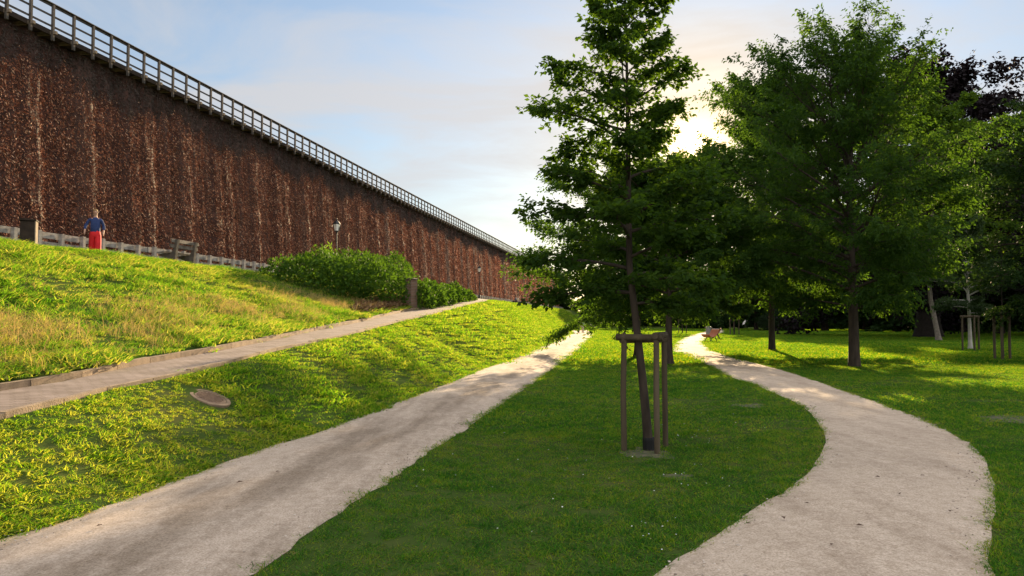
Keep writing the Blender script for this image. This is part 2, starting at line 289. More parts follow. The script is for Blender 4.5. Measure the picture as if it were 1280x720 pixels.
M_COVER = mat('iron_cover', (.16, .10, .065), .7, .35, 14, .6, 50, col2=(.20, .13, .085))
M_MULCH = mat('bark_mulch', (.10, .06, .03), .95, .4, 7, .8, 30, col2=(.24, .15, .07))
M_BLACK = mat('black_plastic', (.01, .01, .011), .6, .2, 6)
L_HORN = leafmat('hornbeam_leaf', (.014, .042, .007), (.042, .085, .013), .48, (3.2, 2.7, .8))
L_ELM = leafmat('elm_leaf', (.014, .042, .009), (.042, .085, .016), .5, (3.3, 2.9, .8))
L_LIME = leafmat('lime_leaf', (.030, .075, .010), (.085, .145, .020), .48, (2.3, 2.0, .7))
L_DARK = leafmat('park_leaf', (.012, .034, .009), (.030, .062, .015), .35, (2.0, 1.8, .8), scale=.3)
L_COPPER = leafmat('copper_leaf', (.010, .0075, .009), (.018, .012, .0145), .15, (1.3, .9, 1.0), scale=.4)
L_BIRCH = leafmat('birch_leaf', (.030, .058, .026), (.065, .10, .045), .4, (1.8, 1.8, .9))
L_YEW = leafmat('yew_leaf', (.008, .020, .008), (.020, .036, .012), .2, (1.5, 1.5, .8))
L_ROSE = leafmat('shrub_leaf', (.018, .058, .008), (.075, .15, .019), .42, (1.9, 1.7, .7), scale=1.2)
L_SHOOT = leafmat('shoot_leaf', (.10, .20, .025), (.16, .27, .04), .45, (1.7, 1.6, .7))
M_TWIG = colmat('blackthorn', .75, .35)

# ------------------------------------------------------------------ helpers
def tag(o, label=None, cat=None, group=None, kind=None):
    if label: o['label'] = label
    if cat: o['category'] = cat
    if group: o['group'] = group
    if kind: o['kind'] = kind
    return o
def link(name, me, parent=None, loc=None, rotz=None):
    o = bpy.data.objects.new(name, me); C.objects.link(o)
    if parent is not None: o.parent = parent
    if loc is not None: o.location = [float(q) for q in loc]
    if rotz is not None: o.rotation_euler = (0, 0, rotz)
    return o
def thing(name, label, cat, loc=(0, 0, 0), rotz=0, group=None):
    return tag(link(name, None, None, loc, rotz), label, cat, group)
def copy_tree(o, parent=None):
    c = o.copy(); C.objects.link(c)
    if parent is not None: c.parent = parent
    for ch in [q for q in o.children]: copy_tree(ch, c)
    return c
def np_mesh(name, V, F, m, col=None, smooth=False, uv=None):
    """V (n,3); F a (k,4) or (k,3) array, or a list of such."""
    if not isinstance(F, (list, tuple)): F = [F]
    me = bpy.data.meshes.new(name); V = np.ascontiguousarray(V, np.float32)
    me.vertices.add(len(V)); me.vertices.foreach_set('co', V.ravel())
    tot = np.concatenate([np.full(len(f), f.shape[1], np.int32) for f in F]); idx = np.concatenate([f.ravel() for f in F]).astype(np.int32)
    me.loops.add(len(idx)); me.loops.foreach_set('vertex_index', idx)
    me.polygons.add(len(tot)); me.polygons.foreach_set('loop_start', np.concatenate([[0], np.cumsum(tot)[:-1]]).astype(np.int32))
    try: me.polygons.foreach_set('loop_total', tot)
    except Exception: pass
    if smooth: me.polygons.foreach_set('use_smooth', np.ones(len(tot), bool))
    if col is not None:
        a = me.color_attributes.new('Col', 'FLOAT_COLOR', 'POINT'); c = np.ones((len(V), 4), np.float32); c[:, :3] = col; a.data.foreach_set('color', c.ravel())
    if uv is not None:
        u = me.uv_layers.new(name='UVMap'); u.data.foreach_set('uv', np.ascontiguousarray(uv[idx], np.float32).ravel())
    me.update(calc_edges=True); me.validate()
    if m: me.materials.append(m)
    return me
class MB:
    def __init__(self): self.v, self.f = [], []
    def raw(self, V, F):
        n = len(self.v); self.v += [tuple(float(c) for c in q) for q in V]; self.f += [tuple(i + n for i in f) for f in F]; return self
    def box(self, c, s, rot=0, ch=0, M=None):
        x, y, z = s[0] / 2, s[1] / 2, s[2] / 2
        bm = bmesh.new(); bmesh.ops.create_cube(bm, size=1, matrix=Matrix.Diagonal((2 * x, 2 * y, 2 * z, 1)))
        if ch: bmesh.ops.bevel(bm, geom=bm.edges[:], offset=ch, segments=1, affect='EDGES')
        T = Matrix.Translation(Vector([float(q) for q in c])) @ (M if M is not None else Matrix.Rotation(rot, 4, 'Z'))
        bm.verts.index_update()
        self.raw([T @ v.co for v in bm.verts], [[v.index for v in f.verts] for f in bm.faces]); bm.free(); return self
    def tube(self, pts, rad, n=8, cap=True):
        pts = [Vector([float(c) for c in p]) for p in pts]; k = len(pts)
        if not hasattr(rad, '__len__'): rad = [rad] * k
        V, F = [], []
        for i, p in enumerate(pts):
            t = (pts[min(i + 1, k - 1)] - pts[max(i - 1, 0)]).normalized()
            a = Vector((0, 0, 1)) if abs(t.z) < .9 else Vector((1, 0, 0)); a = (a - t * a.dot(t)).normalized(); b = t.cross(a)
            for j in range(n):
                w = 2 * math.pi * j / n; V.append(p + (a * math.cos(w) + b * math.sin(w)) * rad[i])
        for i in range(k - 1):
            for j in range(n): F.append((i * n + j, i * n + (j + 1) % n, (i + 1) * n + (j + 1) % n, (i + 1) * n + j))
        if cap: F.append(tuple(range(n))[::-1]); F.append(tuple((k - 1) * n + j for j in range(n)))
        return self.raw(V, F)
    def lathe(self, prof, n=16, o=(0, 0, 0), sx=1, sy=1):
        V, F = [], []
        for r, z in prof:
            for j in range(n):
                w = 2 * math.pi * (j + .5) / n; V.append((o[0] + r * math.cos(w) * sx, o[1] + r * math.sin(w) * sy, o[2] + z))
        for i in range(len(prof) - 1):
            for j in range(n): F.append((i * n + j, i * n + (j + 1) % n, (i + 1) * n + (j + 1) % n, (i + 1) * n + j))
        F.append(tuple(range(n))[::-1]); F.append(tuple((len(prof) - 1) * n + j for j in range(n)))
        return self.raw(V, F)
    def ball(self, c, r, n=10):
        r = r if hasattr(r, '__len__') else (r, r, r); V, F = [], []
        for i in range(n + 1):
            th = math.pi * i / n
            for j in range(n): w = 2 * math.pi * j / n; V.append((c[0] + r[0] * math.sin(th) * math.cos(w), c[1] + r[1] * math.sin(th) * math.sin(w), c[2] + r[2] * math.cos(th)))
        for i in range(n):
            for j in range(n): F.append((i * n + j, (i + 1) * n + j, (i + 1) * n + (j + 1) % n, i * n + (j + 1) % n))
        return self.raw(V, F)
    def prism(self, prof, y0, y1):              # profile in x,z extruded along y
        n = len(prof); V = [(x, y0, z) for x, z in prof] + [(x, y1, z) for x, z in prof]
        F = [tuple(range(n)), tuple(range(n, 2 * n))[::-1]] + [(i, i + n, (i + 1) % n + n, (i + 1) % n) for i in range(n)]
        return self.raw(V, F)
    def mesh(self, name, m, smooth=False):
        me = bpy.data.meshes.new(name); me.from_pydata(self.v, [], self.f); me.validate(); me.update()
        bm = bmesh.new(); bm.from_mesh(me); bmesh.ops.recalc_face_normals(bm, faces=bm.faces); bm.to_mesh(me); bm.free()
        if smooth: me.polygons.foreach_set('use_smooth', [True] * len(me.polygons))
        me.materials.append(m); return me
    def build(self, name, m, parent=None, loc=None, rotz=None, smooth=False): return link(name, self.mesh(name, m, smooth), parent, loc, rotz)
def unit(v): return v / np.maximum(np.linalg.norm(v, axis=-1, keepdims=True), 1e-9)
def leaf_quads(P, D, N, L, Wd, fold=.12):
    D = unit(D); S = unit(np.cross(D, N)); N = np.cross(S, D); L = np.asarray(L).reshape(-1, 1); Wd = np.asarray(Wd).reshape(-1, 1)
    n = len(P); V = np.empty((n, 4, 3)); mid = P + D * L * .45
    V[:, 0] = P; V[:, 1] = mid + S * Wd * .5 + N * Wd * fold; V[:, 2] = P + D * L - N * L * .08; V[:, 3] = mid - S * Wd * .5 + N * Wd * fold
    return V.reshape(-1, 3), np.arange(4 * n).reshape(n, 4)
class Tubes:
    def __init__(self): self.V, self.F, self.n = [], [], 0
    def add(self, pts, rad, n=6):
        pts = np.asarray(pts, float); k = len(pts); rad = np.broadcast_to(rad, (k,))
        t = np.gradient(pts, axis=0); t = unit(t); a = np.where(np.abs(t[:, 2:3]) < .85, [[0, 0, 1.]], [[1., 0, 0]]); a = unit(a - t * (a * t).sum(1, keepdims=True)); b = np.cross(t, a)
        w = np.arange(n) * 2 * np.pi / n
        V = pts[:, None] + (a[:, None] * np.cos(w)[None, :, None] + b[:, None] * np.sin(w)[None, :, None]) * rad[:, None, None]
        i, j = np.meshgrid(np.arange(k - 1), np.arange(n), indexing='ij'); i, j = i.ravel(), j.ravel(); j2 = (j + 1) % n
        self.F.append(np.stack([i * n + j, i * n + j2, (i + 1) * n + j2, (i + 1) * n + j], 1) + self.n); self.V.append(V.reshape(-1, 3)); self.n += k * n
    def mesh(self, name, m): return np_mesh(name, np.concatenate(self.V), np.concatenate(self.F), m, smooth=True)
def inside(poly, x, y):
    r = np.zeros(len(x), bool); n = len(poly)
    for i in range(n):
        x1, y1 = poly[i]; x2, y2 = poly[(i + 1) % n]
        if y1 == y2: continue
        r ^= ((y1 > y) != (y2 > y)) & (x < (x2 - x1) * (y - y1) / (y2 - y1) + x1)
    return r
def resample(P, n):
    d = np.concatenate([[0], np.cumsum(np.linalg.norm(np.diff(P, axis=0), axis=1))]); t = np.linspace(0, 1, n)
    return P, d / d[-1]
def smooth_line(P, it=2):
    for _ in range(it):
        Q = np.empty((2 * len(P) - 2, P.shape[1])); Q[0::2] = P[:-1] * .75 + P[1:] * .25; Q[1::2] = P[:-1] * .25 + P[1:] * .75
        P = np.vstack([P[:1], Q, P[-1:]])
    return P
def match_ribbon(Lp, Rp, n):
    """pair the two edges by nearest progress so that the strip does not fold"""
    def par(P): d = np.concatenate([[0], np.cumsum(np.linalg.norm(np.diff(P, axis=0), axis=1))]); return d / d[-1]
    t = np.linspace(0, 1, n) ** 1.8
    return np.stack([np.interp(t, par(Lp), Lp[:, k]) for k in (0, 1)], 1), np.stack([np.interp(t, par(Rp), Rp[:, k]) for k in (0, 1)], 1)

# ------------------------------------------------------------------ ground, banks, paths
rows = np.unique(np.concatenate([np.arange(-24, 60, .6), np.arange(60, 130, 1.2), np.arange(130, 240, 5), [-1500, -500, -150, -60, 260, 300, 400, 600, 900, 1500, 2500]]))
def knots(s):
    pg, p1, z1, p2, z2 = [float(q) for q in edge_at(s)]; pg = min(pg, p1 - .4)
    a = [-2000, -900, -450, -220, -120, -70, -40, -25, -15, -8, -4, -1, min(pg - .6, 3)]
    return np.array(a + list(np.linspace(pg, p1, 16)) + [p1 * .5 + p2 * .5, p2, p2 + .14] + list(np.linspace(p2 + .16, max(PC, p2 + .3), 26)[1:]) + [19.5, 21, 23, 26, 40, 90, 250, 900, 2000])
KN = np.array([knots(s) for s in rows]); SS = np.repeat(rows[:, None], KN.shape[1], 1)
GV = W(KN, SS, zt(KN, SS)).reshape(-1, 3); nr, nc = KN.shape
ii, jj = np.meshgrid(np.arange(nr - 1), np.arange(nc - 1), indexing='ij'); ii, jj = ii.ravel(), jj.ravel()
GF = np.stack([ii * nc + jj, (ii + 1) * nc + jj, (ii + 1) * nc + jj + 1, ii * nc + jj + 1], 1)
tag(link('ground', np_mesh('ground', GV, GF, M_GROUND, smooth=True)), kind='structure')

rng0 = np.random.default_rng(5)
def ribbon(name, Lp, Rp, m, n=420, cols=9, jit=.05, z=.014):
    a, b = match_ribbon(smooth_line(Lp), smooth_line(Rp), n)
    t = np.linspace(0, 1, cols)
    P = a[:, None] * (1 - t)[None, :, None] + b[:, None] * t[None, :, None]
    w = unit(b - a); q = np.cumsum(np.linalg.norm(np.diff(a, axis=0, prepend=a[:1]), axis=1))
    def wob(ph): return (np.sin(q * 2.1 + ph) * .4 + np.sin(q * 5.3 + 2 * ph) * .35 + np.sin(q * 11.7 + ph) * .25 + rng0.normal(0, .3, n)) * jit
    P[:, 0] += w * wob(1.)[:, None]; P[:, -1] += w * wob(2.4)[:, None]
    crown_z = z + .03 * (4 * t * (1 - t))
    V = np.concatenate([P, np.broadcast_to(crown_z[None, :, None], (n, cols, 1))], 2)
    V[:, 0, 2] = .004; V[:, -1, 2] = .004
    i, j = np.meshgrid(np.arange(n - 1), np.arange(cols - 1), indexing='ij'); i, j = i.ravel(), j.ravel()
    F = np.stack([i * cols + j, i * cols + j + 1, (i + 1) * cols + j + 1, (i + 1) * cols + j], 1)
    tag(link(name, np_mesh(name, V.reshape(-1, 3), F, m, smooth=True, uv=np.stack([np.broadcast_to(t[None], (n, cols)), np.broadcast_to(q[:, None], (n, cols))], -1).reshape(-1, 2))), kind='structure')
    return np.vstack([P[:, 0], P[::-1, -1]])
POLY_L = ribbon('gravel_path', gl, gr, M_GRAVEL)
POLY_R = ribbon('curved_gravel_path', rl, rr, M_GRAVEL2)

# paved ramp with kerbs
sr = np.arange(-18, 86, .5); _, p1, z1, p2, z2 = edge_at(sr)
tt = np.linspace(0, 1, 6)
PP = p1[:, None] * (1 - tt) + p2[:, None] * tt; ZZ = z1[:, None] * (1 - tt) + z2[:, None] * tt + .012
RV = W(PP, sr[:, None] + 0 * PP, ZZ).reshape(-1, 3); ru_uv = np.stack([sr[:, None] + 0 * PP, PP], -1).reshape(-1, 2)[:, ::-1]
i, j = np.meshgrid(np.arange(len(sr) - 1), np.arange(5), indexing='ij'); i, j = i.ravel(), j.ravel()
RF = np.stack([i * 6 + j, (i + 1) * 6 + j, (i + 1) * 6 + j + 1, i * 6 + j + 1], 1)
tag(link('paved_path', np_mesh('paved_path', RV, RF, M_PAVER, uv=ru_uv)), kind='structure')
def kerb(name, pe, ze, w0, w1, h0, h1, s_to, seg=1.0):
    mb = MB(); s = -18.0
    while s < s_to:
        a, b = s + .008, s + seg - .008
        q = [float(np.interp(x, sr, pe)) for x in (a, b)]; z = [float(np.interp(x, sr, ze)) for x in (a, b)]; dz = random.Random(int(s * 10)).uniform(-.012, .012)
        V = [W(q[k] + w, (a, b)[k], z[k] + h + (dz if h > 0 else 0)) for k in (0, 1) for w, h in ((w0, h0), (w1, h0), (w1, h1), (w0, h1))]
        mb.raw(V, [(0, 1, 2, 3), (7, 6, 5, 4), (0, 4, 5, 1), (1, 5, 6, 2), (2, 6, 7, 3), (3, 7, 4, 0)]); s += seg
    tag(mb.build(name, M_KERB), kind='structure')
kerb('kerb', p2, z2, .002, .11, -.15, .105, 74)
kerb('lower_kerb', p1, z1, -.09, -.002, -.25, .03, 66)

# ------------------------------------------------------------------ graduation tower (brushwood wall)
S0, S1, PW, ZW0, ZW1 = -4.0, 205.0, 22.0, 3.9, 12.35
tower = thing('graduation_tower', 'long tall graduation tower of red brown brushwood with a railed walkway on top', 'graduation tower', W(PW, 40, ZC))
def TP(p, s, z): return W(p, s, z) - W(PW, 40, ZC)
rw = np.random.default_rng(11)
def relief(s, z):
    return (.06 * np.sin(s * 1.9 + .6 * np.sin(s * .9)) + .04 * np.sin(s * 4.7 + .25 * np.sin(z * .8)) + .03 * np.sin(s * 11.3 + .3 * np.sin(z * 1.1 + s)) + .035 * np.sin(z * 3.1 + s * 3.7) * np.sin(s * 2.9 - z) + .02 * np.sin(s * 23 + z * .5))
def pface(s, z): return PW + .055 * (z - ZC) - relief(s, z)
fold_n = np.cumsum(rw.normal(0, 1, 4000)); 
def streak(s):
    r = np.random.default_rng(3); o = np.zeros_like(s)
    for k in range(260):
        c = r.uniform(S0, S1); w = r.uniform(.08, .42) * (1 + c / 150); o = np.maximum(o, r.uniform(.3, 1) * np.exp(-((s - c) / w) ** 2))
    return o
sg = np.unique(np.concatenate([np.arange(S0, 90, .12), np.arange(90, S1 + .1, .3)])); zg = np.linspace(ZW0, ZW1, 48)
Sg, Zg = np.meshgrid(sg, zg, indexing='ij'); Pg = pface(Sg, Zg) + rw.normal(0, .02, Sg.shape)
FV = TP(Pg, Sg, Zg).reshape(-1, 3); a, b = Sg.shape
i, j = np.meshgrid(np.arange(a - 1), np.arange(b - 1), indexing='ij'); i, j = i.ravel(), j.ravel()
FF = np.stack([i * b + j, i * b + j + 1, (i + 1) * b + j + 1, (i + 1) * b + j], 1)
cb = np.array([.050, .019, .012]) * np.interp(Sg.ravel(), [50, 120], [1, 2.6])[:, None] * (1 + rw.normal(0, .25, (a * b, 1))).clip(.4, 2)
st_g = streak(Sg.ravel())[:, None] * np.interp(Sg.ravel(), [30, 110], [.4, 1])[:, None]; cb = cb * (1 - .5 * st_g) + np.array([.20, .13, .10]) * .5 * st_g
# back and end faces of the block
bk = TP(np.array([PW + 7] * 4 + [PW + .9] * 2 + [PW + .9] * 2), np.array([S0, S1, S1, S0, S0, S1, S1, S0]), np.array([ZW0, ZW0, ZW1, ZW1, ZW1 - .02, ZW1 - .02, ZW0, ZW0]))
nb = len(FV); BF = np.array([[0, 1, 2, 3], [2, 3, 4, 5], [1, 2, 5, 6], [0, 3, 4, 7]]) + nb
# twigs
def twigs(s0, s1, dens, ln, wd):
    n = int((s1 - s0) * (ZW1 - ZW0) * dens); s = rw.uniform(s0, s1, n); z = rw.uniform(ZW0 + .1, ZW1 - .05, n)
    p = pface(s, z) - rw.uniform(-.02, .09, n)
    P = TP(p, s, z)
    d = np.stack([rw.normal(0, .55, n), rw.normal(0, .55, n), -np.abs(rw.normal(.85, .5, n))], 1) + np.array([CA, -SA, 0]) * rw.uniform(.1, .9, (n, 1))
    N = rw.normal(0, 1, (n, 3)); L = ln * rw.uniform(.5, 1.5, n); w = wd * rw.uniform(.5, 1.5, n)
    V, F = leaf_quads(P, d, N, L, w, .1)
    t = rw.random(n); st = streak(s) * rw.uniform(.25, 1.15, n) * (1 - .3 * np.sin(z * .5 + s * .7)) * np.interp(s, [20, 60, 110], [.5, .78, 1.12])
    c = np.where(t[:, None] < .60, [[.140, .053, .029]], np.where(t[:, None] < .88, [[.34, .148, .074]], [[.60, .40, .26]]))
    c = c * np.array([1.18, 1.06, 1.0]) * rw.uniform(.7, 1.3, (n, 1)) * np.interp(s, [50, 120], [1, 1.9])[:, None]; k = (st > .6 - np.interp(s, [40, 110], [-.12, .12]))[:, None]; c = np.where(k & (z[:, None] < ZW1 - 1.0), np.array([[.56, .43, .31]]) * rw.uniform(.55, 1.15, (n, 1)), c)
    top_band = (z > ZW1 - 1.25 + .35 * np.sin(s * .8) + .2 * np.sin(s * 2.7) + .12 * np.sin(s * 6.1) + rw.normal(0, .15, n))[:, None]  # wavy band of greyer, darker twigs along the top
    c = np.where(top_band, np.array([[.085, .066, .054]]) * rw.uniform(.4, 1.5, (n, 1)), c)
    return V, F, np.repeat(c, 4, 0)
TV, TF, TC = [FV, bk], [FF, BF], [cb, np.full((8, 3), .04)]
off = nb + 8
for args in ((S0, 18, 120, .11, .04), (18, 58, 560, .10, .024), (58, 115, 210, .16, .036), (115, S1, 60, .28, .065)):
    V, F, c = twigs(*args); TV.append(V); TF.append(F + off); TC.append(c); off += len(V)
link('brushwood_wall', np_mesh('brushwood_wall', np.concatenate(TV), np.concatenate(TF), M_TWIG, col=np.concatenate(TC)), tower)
ODK = .42                                     # overhang of the walkway
mb = MB()
def tbox(mb, p0, p1_, s0, s1, z0, z1_):
    V = [TP(p, s, z) for p in (p0, p1_) for s in (s0, s1) for z in (z0, z1_)]
    mb.raw(V, [(0, 1, 3, 2), (4, 6, 7, 5), (0, 4, 5, 1), (2, 3, 7, 6), (0, 2, 6, 4), (1, 5, 7, 3)]); return mb
PT = PW + .05
for q in range(int(S0), int(S1), 4): tbox(mb, PT - .0, PT + 5, q, q + 3.97, ZW1 + .14, ZW1 + .20); tbox(mb, PT - .05, PT + .02, q, q + 3.98, ZW1 + .02, ZW1 + .21)
mb.build('walkway_deck', M_DARKWOOD, tower)
mb = MB(); s = S0 + .5; jm = MB().box((0, 0, 0), (1.3, .10, .118)).mesh('joist', M_PALEWOOD); k = 0
while s < S1:
    if s > 20 and k < 60: link('joist', jm, tower, TP(PT + .35, s, ZW1 + .079), -A); k += 1
    else: tbox(mb, PT - .30, PT + 1.0, s - .05, s + .05, ZW1 + .02, ZW1 + .138)
    s += 1.05
mb.build('joist', M_PALEWOOD, tower)['kind'] = 'stuff'
rl_mb = MB()
for zz, hh in ((.93, .04), (.55, .035), (.16, .035)):
    q = S0
    while q < S1: tbox(rl_mb, PT - .075, PT - .04, q, q + 4.19, ZW1 + .2 + zz - hh, ZW1 + .2 + zz + hh); q += 4.2
q = S0
while q < S1: tbox(rl_mb, PT - .155, PT - .03, q, q + 4.19, ZW1 + 1.181, ZW1 + 1.21); q += 4.2
railing = rl_mb.build('railing', M_RAIL, tower)
pm = MB().box((0, 0, .44), (.095, .10, 1.36), A * -1 + 0, .008).mesh('post', M_RAIL)
s = S0 + .5; k = 0; rest = MB()
while s < S1:
    c = TP(PT - .135, s, ZW1)
    if 20 < s and k < 100: link('post', pm, railing, c + np.array([0, 0, .02])); k += 1
    elif s <= 20 or s > 20: rest.box(c + np.array([0, 0, .46]), (.10, .11, 1.36), -A)
    s += 1.05
rest.build('post', M_RAIL, railing)['kind'] = 'stuff'

# low timber rail in front of the wall foot
trough = thing('timber_rail', 'low weathered grey timber rail with short posts along the wall foot', 'fence', W(20.9, 30, ZC))
def QP(p, s, z): return W(p, s, z) - W(20.9, 30, ZC)
mb = MB(); rr_ = random.Random(2)
for z0, hh in ((.62, .22), (.28, .22), (.04, .14)):
    q = 4.0
    while q < 190:
        dz = rr_.uniform(-.012, .012)
        V = [QP(20.9 + e, s, ZC + z0 + dz + h) for e in (0, .05) for s in (q, q + 3.1) for h in (0, hh)]
        mb.raw(V, [(0, 1, 3, 2), (4, 6, 7, 5), (0, 4, 5, 1), (2, 3, 7, 6), (0, 2, 6, 4), (1, 5, 7, 3)]); q += 3.15
mb.build('rail', M_GREYWOOD, trough)
pm2 = MB().box((0, 0, .43), (.15, .16, .86), 0, .012).mesh('post', M_GREYWOOD)
rest = MB(); s = 4.3; k = 0
while s < 190:
    c = QP(20.81, s, ZC)
    if 16 < s < 62: o = link('post', pm2, trough, c, -A + rr_.uniform(-.05, .05)); o.scale = (1, 1, rr_.uniform(.96, 1.04))
    else: rest.box(c + np.array([0, 0, .43]), (.15, .16, .86), -A)
    s += 1.05
rest.build('post', M_GREYWOOD, trough)['kind'] = 'stuff'

# ------------------------------------------------------------------ trees
def grow(seed, H, R_, zb, tr, prof, nprim, nsec, ntw, nleaf, LL, LW, el=(.1, .9), droop=.15, lean=(0, 0), kink=None, secl=.42, twl=.2, flat=.6, bias=(0, 0), topz=.97, flare=1.5, trsides=10, leafdroop=.3, bark=True, fpow=.9, wig=.03, thin=None):
    r = np.random.default_rng(seed); T = Tubes()
    zs = np.concatenate([[0, .08, .2, .45], np.linspace(.9, H, 16)]) if H > 3 else np.linspace(0, H, 10)
    ph = r.uniform(0, 6, 4)
    def axis(z):
        z = np.asarray(z, float); t = z / H
        x = lean[0] * t + wig * H * .25 * (np.sin(t * 5 + ph[0]) - np.sin(ph[0])) * t; y = lean[1] * t + wig * H * .25 * (np.sin(t * 6 + ph[1]) - np.sin(ph[1])) * t
        if kink is not None: x = x + np.interp(z, kink[0], kink[1])
        return np.stack([x, y, z], -1)
    rad = tr * (1 - zs / H * .97) ** .85 * (1 + (flare - 1) * np.exp(-zs / (tr * 1.6 + .02)))
    T.add(axis(zs), rad, trsides)
    SA_, SD_, SL_ = [], [], []
    for i in range(nprim):
        f = ((i + r.random()) / nprim) ** fpow; z = zb + (H * topz - zb) * f
        az = i * 2.39996 + r.normal(0, .3); h = np.array([math.cos(az), math.sin(az), 0])
        L = R_ * prof(f) * r.uniform(.72, 1.18) * (1 + bias[0] * h[0] + bias[1] * h[1])
        e = el[0] + (el[1] - el[0]) * f + r.normal(0, .1); t = np.linspace(0, 1, 7)
        side = np.array([-h[1], h[0], 0]); b0 = axis(z)
        pts = b0 + h * (L * math.cos(e) * t)[:, None] + np.array([0, 0, 1]) * (L * (math.sin(e) * t - droop * t ** 2.2))[:, None] + side * (r.normal(0, .09) * L * t ** 2 + r.normal(0, .03) * L * np.sin(t * 6))[:, None]
        br = max(tr * .42 * (L / R_) ** .8 * (1 - .5 * f), .007)
        T.add(pts, br * (1 - t * .92) + .003, 6)
        ns = max(3, int(nsec * (.35 + .65 * L / R_))); tj = np.sort(r.uniform(.04, 1, ns)) ** .85
        bp = np.stack([np.interp(tj, t, pts[:, k]) for k in range(3)], 1); dr = unit(pts[-1] - pts[0])
        sg_ = np.where(np.arange(ns) % 2, 1, -1) * r.uniform(.45, 1.1, ns) * (1 - .5 * tj)
        sd = dr * np.cos(sg_)[:, None] + np.cross([0, 0, 1.], dr)[None] * np.sin(sg_)[:, None] + np.array([0, 0, 1]) * r.normal(.05, .25 * (1.2 - flat), (ns, 1))
        sl = L * secl * r.uniform(.55, 1.15, ns) * (1.15 - .6 * tj) + .05 * R_
        sd = unit(sd)
        for q in range(ns):
            tq = np.linspace(0, 1, 4); T.add(bp[q] + sd[q] * (sl[q] * tq)[:, None] - np.array([0, 0, 1]) * (droop * .5 * sl[q] * tq ** 2)[:, None], np.maximum(br * .38 * (1 - tj[q] * .6) * (1 - tq * .9), .0015), 3)
        SA_.append(bp); SD_.append(sd); SL_.append(sl)
    SA_, SD_, SL_ = np.concatenate(SA_), np.concatenate(SD_), np.concatenate(SL_); n = len(SA_)
    u = r.uniform(.1, 1, (n, ntw)); st = SA_[:, None] + SD_[:, None] * (SL_[:, None] * u)[..., None] - np.array([0, 0, 1]) * (droop * .5 * SL_[:, None] * u ** 2)[..., None]
    lat = np.cross(SD_, [0, 0, 1.]); lat = unit(lat); ang = r.uniform(-1.2, 1.2, (n, ntw))
    td = SD_[:, None] * np.cos(ang)[..., None] + lat[:, None] * np.sin(ang)[..., None] + np.array([0, 0, 1]) * r.normal(.0, .35 * (1.3 - flat), (n, ntw, 1))
    td = unit(td); tl = R_ * twl * r.uniform(.4, 1.2, (n, ntw)) * (.5 + .5 * (SL_ / SL_.max())[:, None])
    v = (np.arange(nleaf) + .5)[None, None] / nleaf + r.normal(0, .06, (n, ntw, nleaf))
    P = st[:, :, None] + td[:, :, None] * (tl[..., None] * v)[..., None] - np.array([0, 0, 1]) * (leafdroop * .5 * tl[..., None] * v ** 2)[..., None]
    P = P + r.normal(0, LL * .35, P.shape)
    tl2 = np.cross(td, [0, 0, 1.]); sgn = np.where(np.arange(nleaf) % 2, 1, -1)[None, None, :, None]
    D = td[:, :, None] * .6 + tl2[:, :, None] * sgn * .8 + r.normal(0, .35, P.shape) - np.array([0, 0, leafdroop])
    N = np.array([0, 0, 1.]) * flat + r.normal(0, .45, P.shape) * (1.25 - flat * .7)
    if thin is not None:
        k = r.random((n, ntw)) < np.interp(st[..., 2] / H, *thin); P, D, N = P[k], D[k], N[k]
    P, D, N = P.reshape(-1, 3), D.reshape(-1, 3), N.reshape(-1, 3); m = len(P); sc = r.uniform(.6, 1.2, m)
    V, F = leaf_quads(P, D, N, LL * sc, LW * sc)
    return T, V, F
def tree(name, label, cat, loc, mleaf, mbark=M_BARK, group=None, **kw):
    T, V, F = grow(**kw); o = thing(name, label, cat, loc, 0, group)
    link('trunk', T.mesh('trunk', mbark), o); link('crown', np_mesh('crown', V, F, mleaf), o); return o
egg = lambda f: math.sin(math.pi * min(1, .18 + .82 * f) ** .8) ** .7 * .98 + .02
def cone(f): return np.interp(f, [0, .12, .35, .6, .85, 1], [.72, .95, 1, .72, .5, .16])
dome = lambda f: np.interp(f, [0, .15, .4, .7, .9, 1], [.7, .95, 1, .85, .55, .25])

# main young tree in the stakes
b0 = at(811, 563)
main_tree = tree('hornbeam_tree', 'young layered hornbeam tied between three dark wooden stakes in the near lawn', 'tree', b0, L_HORN,
     seed=21, H=6.5, R_=1.26, zb=1.8, tr=.062, prof=cone, nprim=48, nsec=14, ntw=8, nleaf=12, LL=.084, LW=.048, thin=([.25, .45, .7, 1], [1, .78, .52, .45]), el=(.20, .85), droop=.17, kink=([0, .7, 1.7, 2.4, 7], [0, -.05, -.16, -.24, -.28]), wig=.004, secl=.42, twl=.19, flat=.42, bias=(-.07, 0), flare=1.25, fpow=.85)
MB().lathe([(.075, .0), (.082, .14), (.078, .17), (.066, .172), (.07, .0)], 14).build('trunk_guard', M_BLACK, main_tree)
t_b = tree('elm_tree', 'slim dark trunked tree behind the stakes where the curved gravel path bends', 'tree', at(836, 455), L_ELM,
     seed=4, H=7.5, R_=3.0, zb=1.9, tr=.15, prof=dome, nprim=40, nsec=13, ntw=11, nleaf=13, LL=.17, LW=.075, el=(.25, 1.1), droop=.22, flat=.2, leafdroop=.5)
t_b2 = tree('elm_tree', 'fine leaved tree hanging low beside the straight gravel path behind the staked tree', 'tree', atd(797, 36), L_ELM,
     seed=14, H=7.4, R_=4.8, zb=2.0, tr=.16, prof=dome, nprim=44, nsec=14, ntw=11, nleaf=13, LL=.17, LW=.08, el=(.12, 1.0), droop=.24, flat=.2, leafdroop=.5, bias=(-.1, -.1))
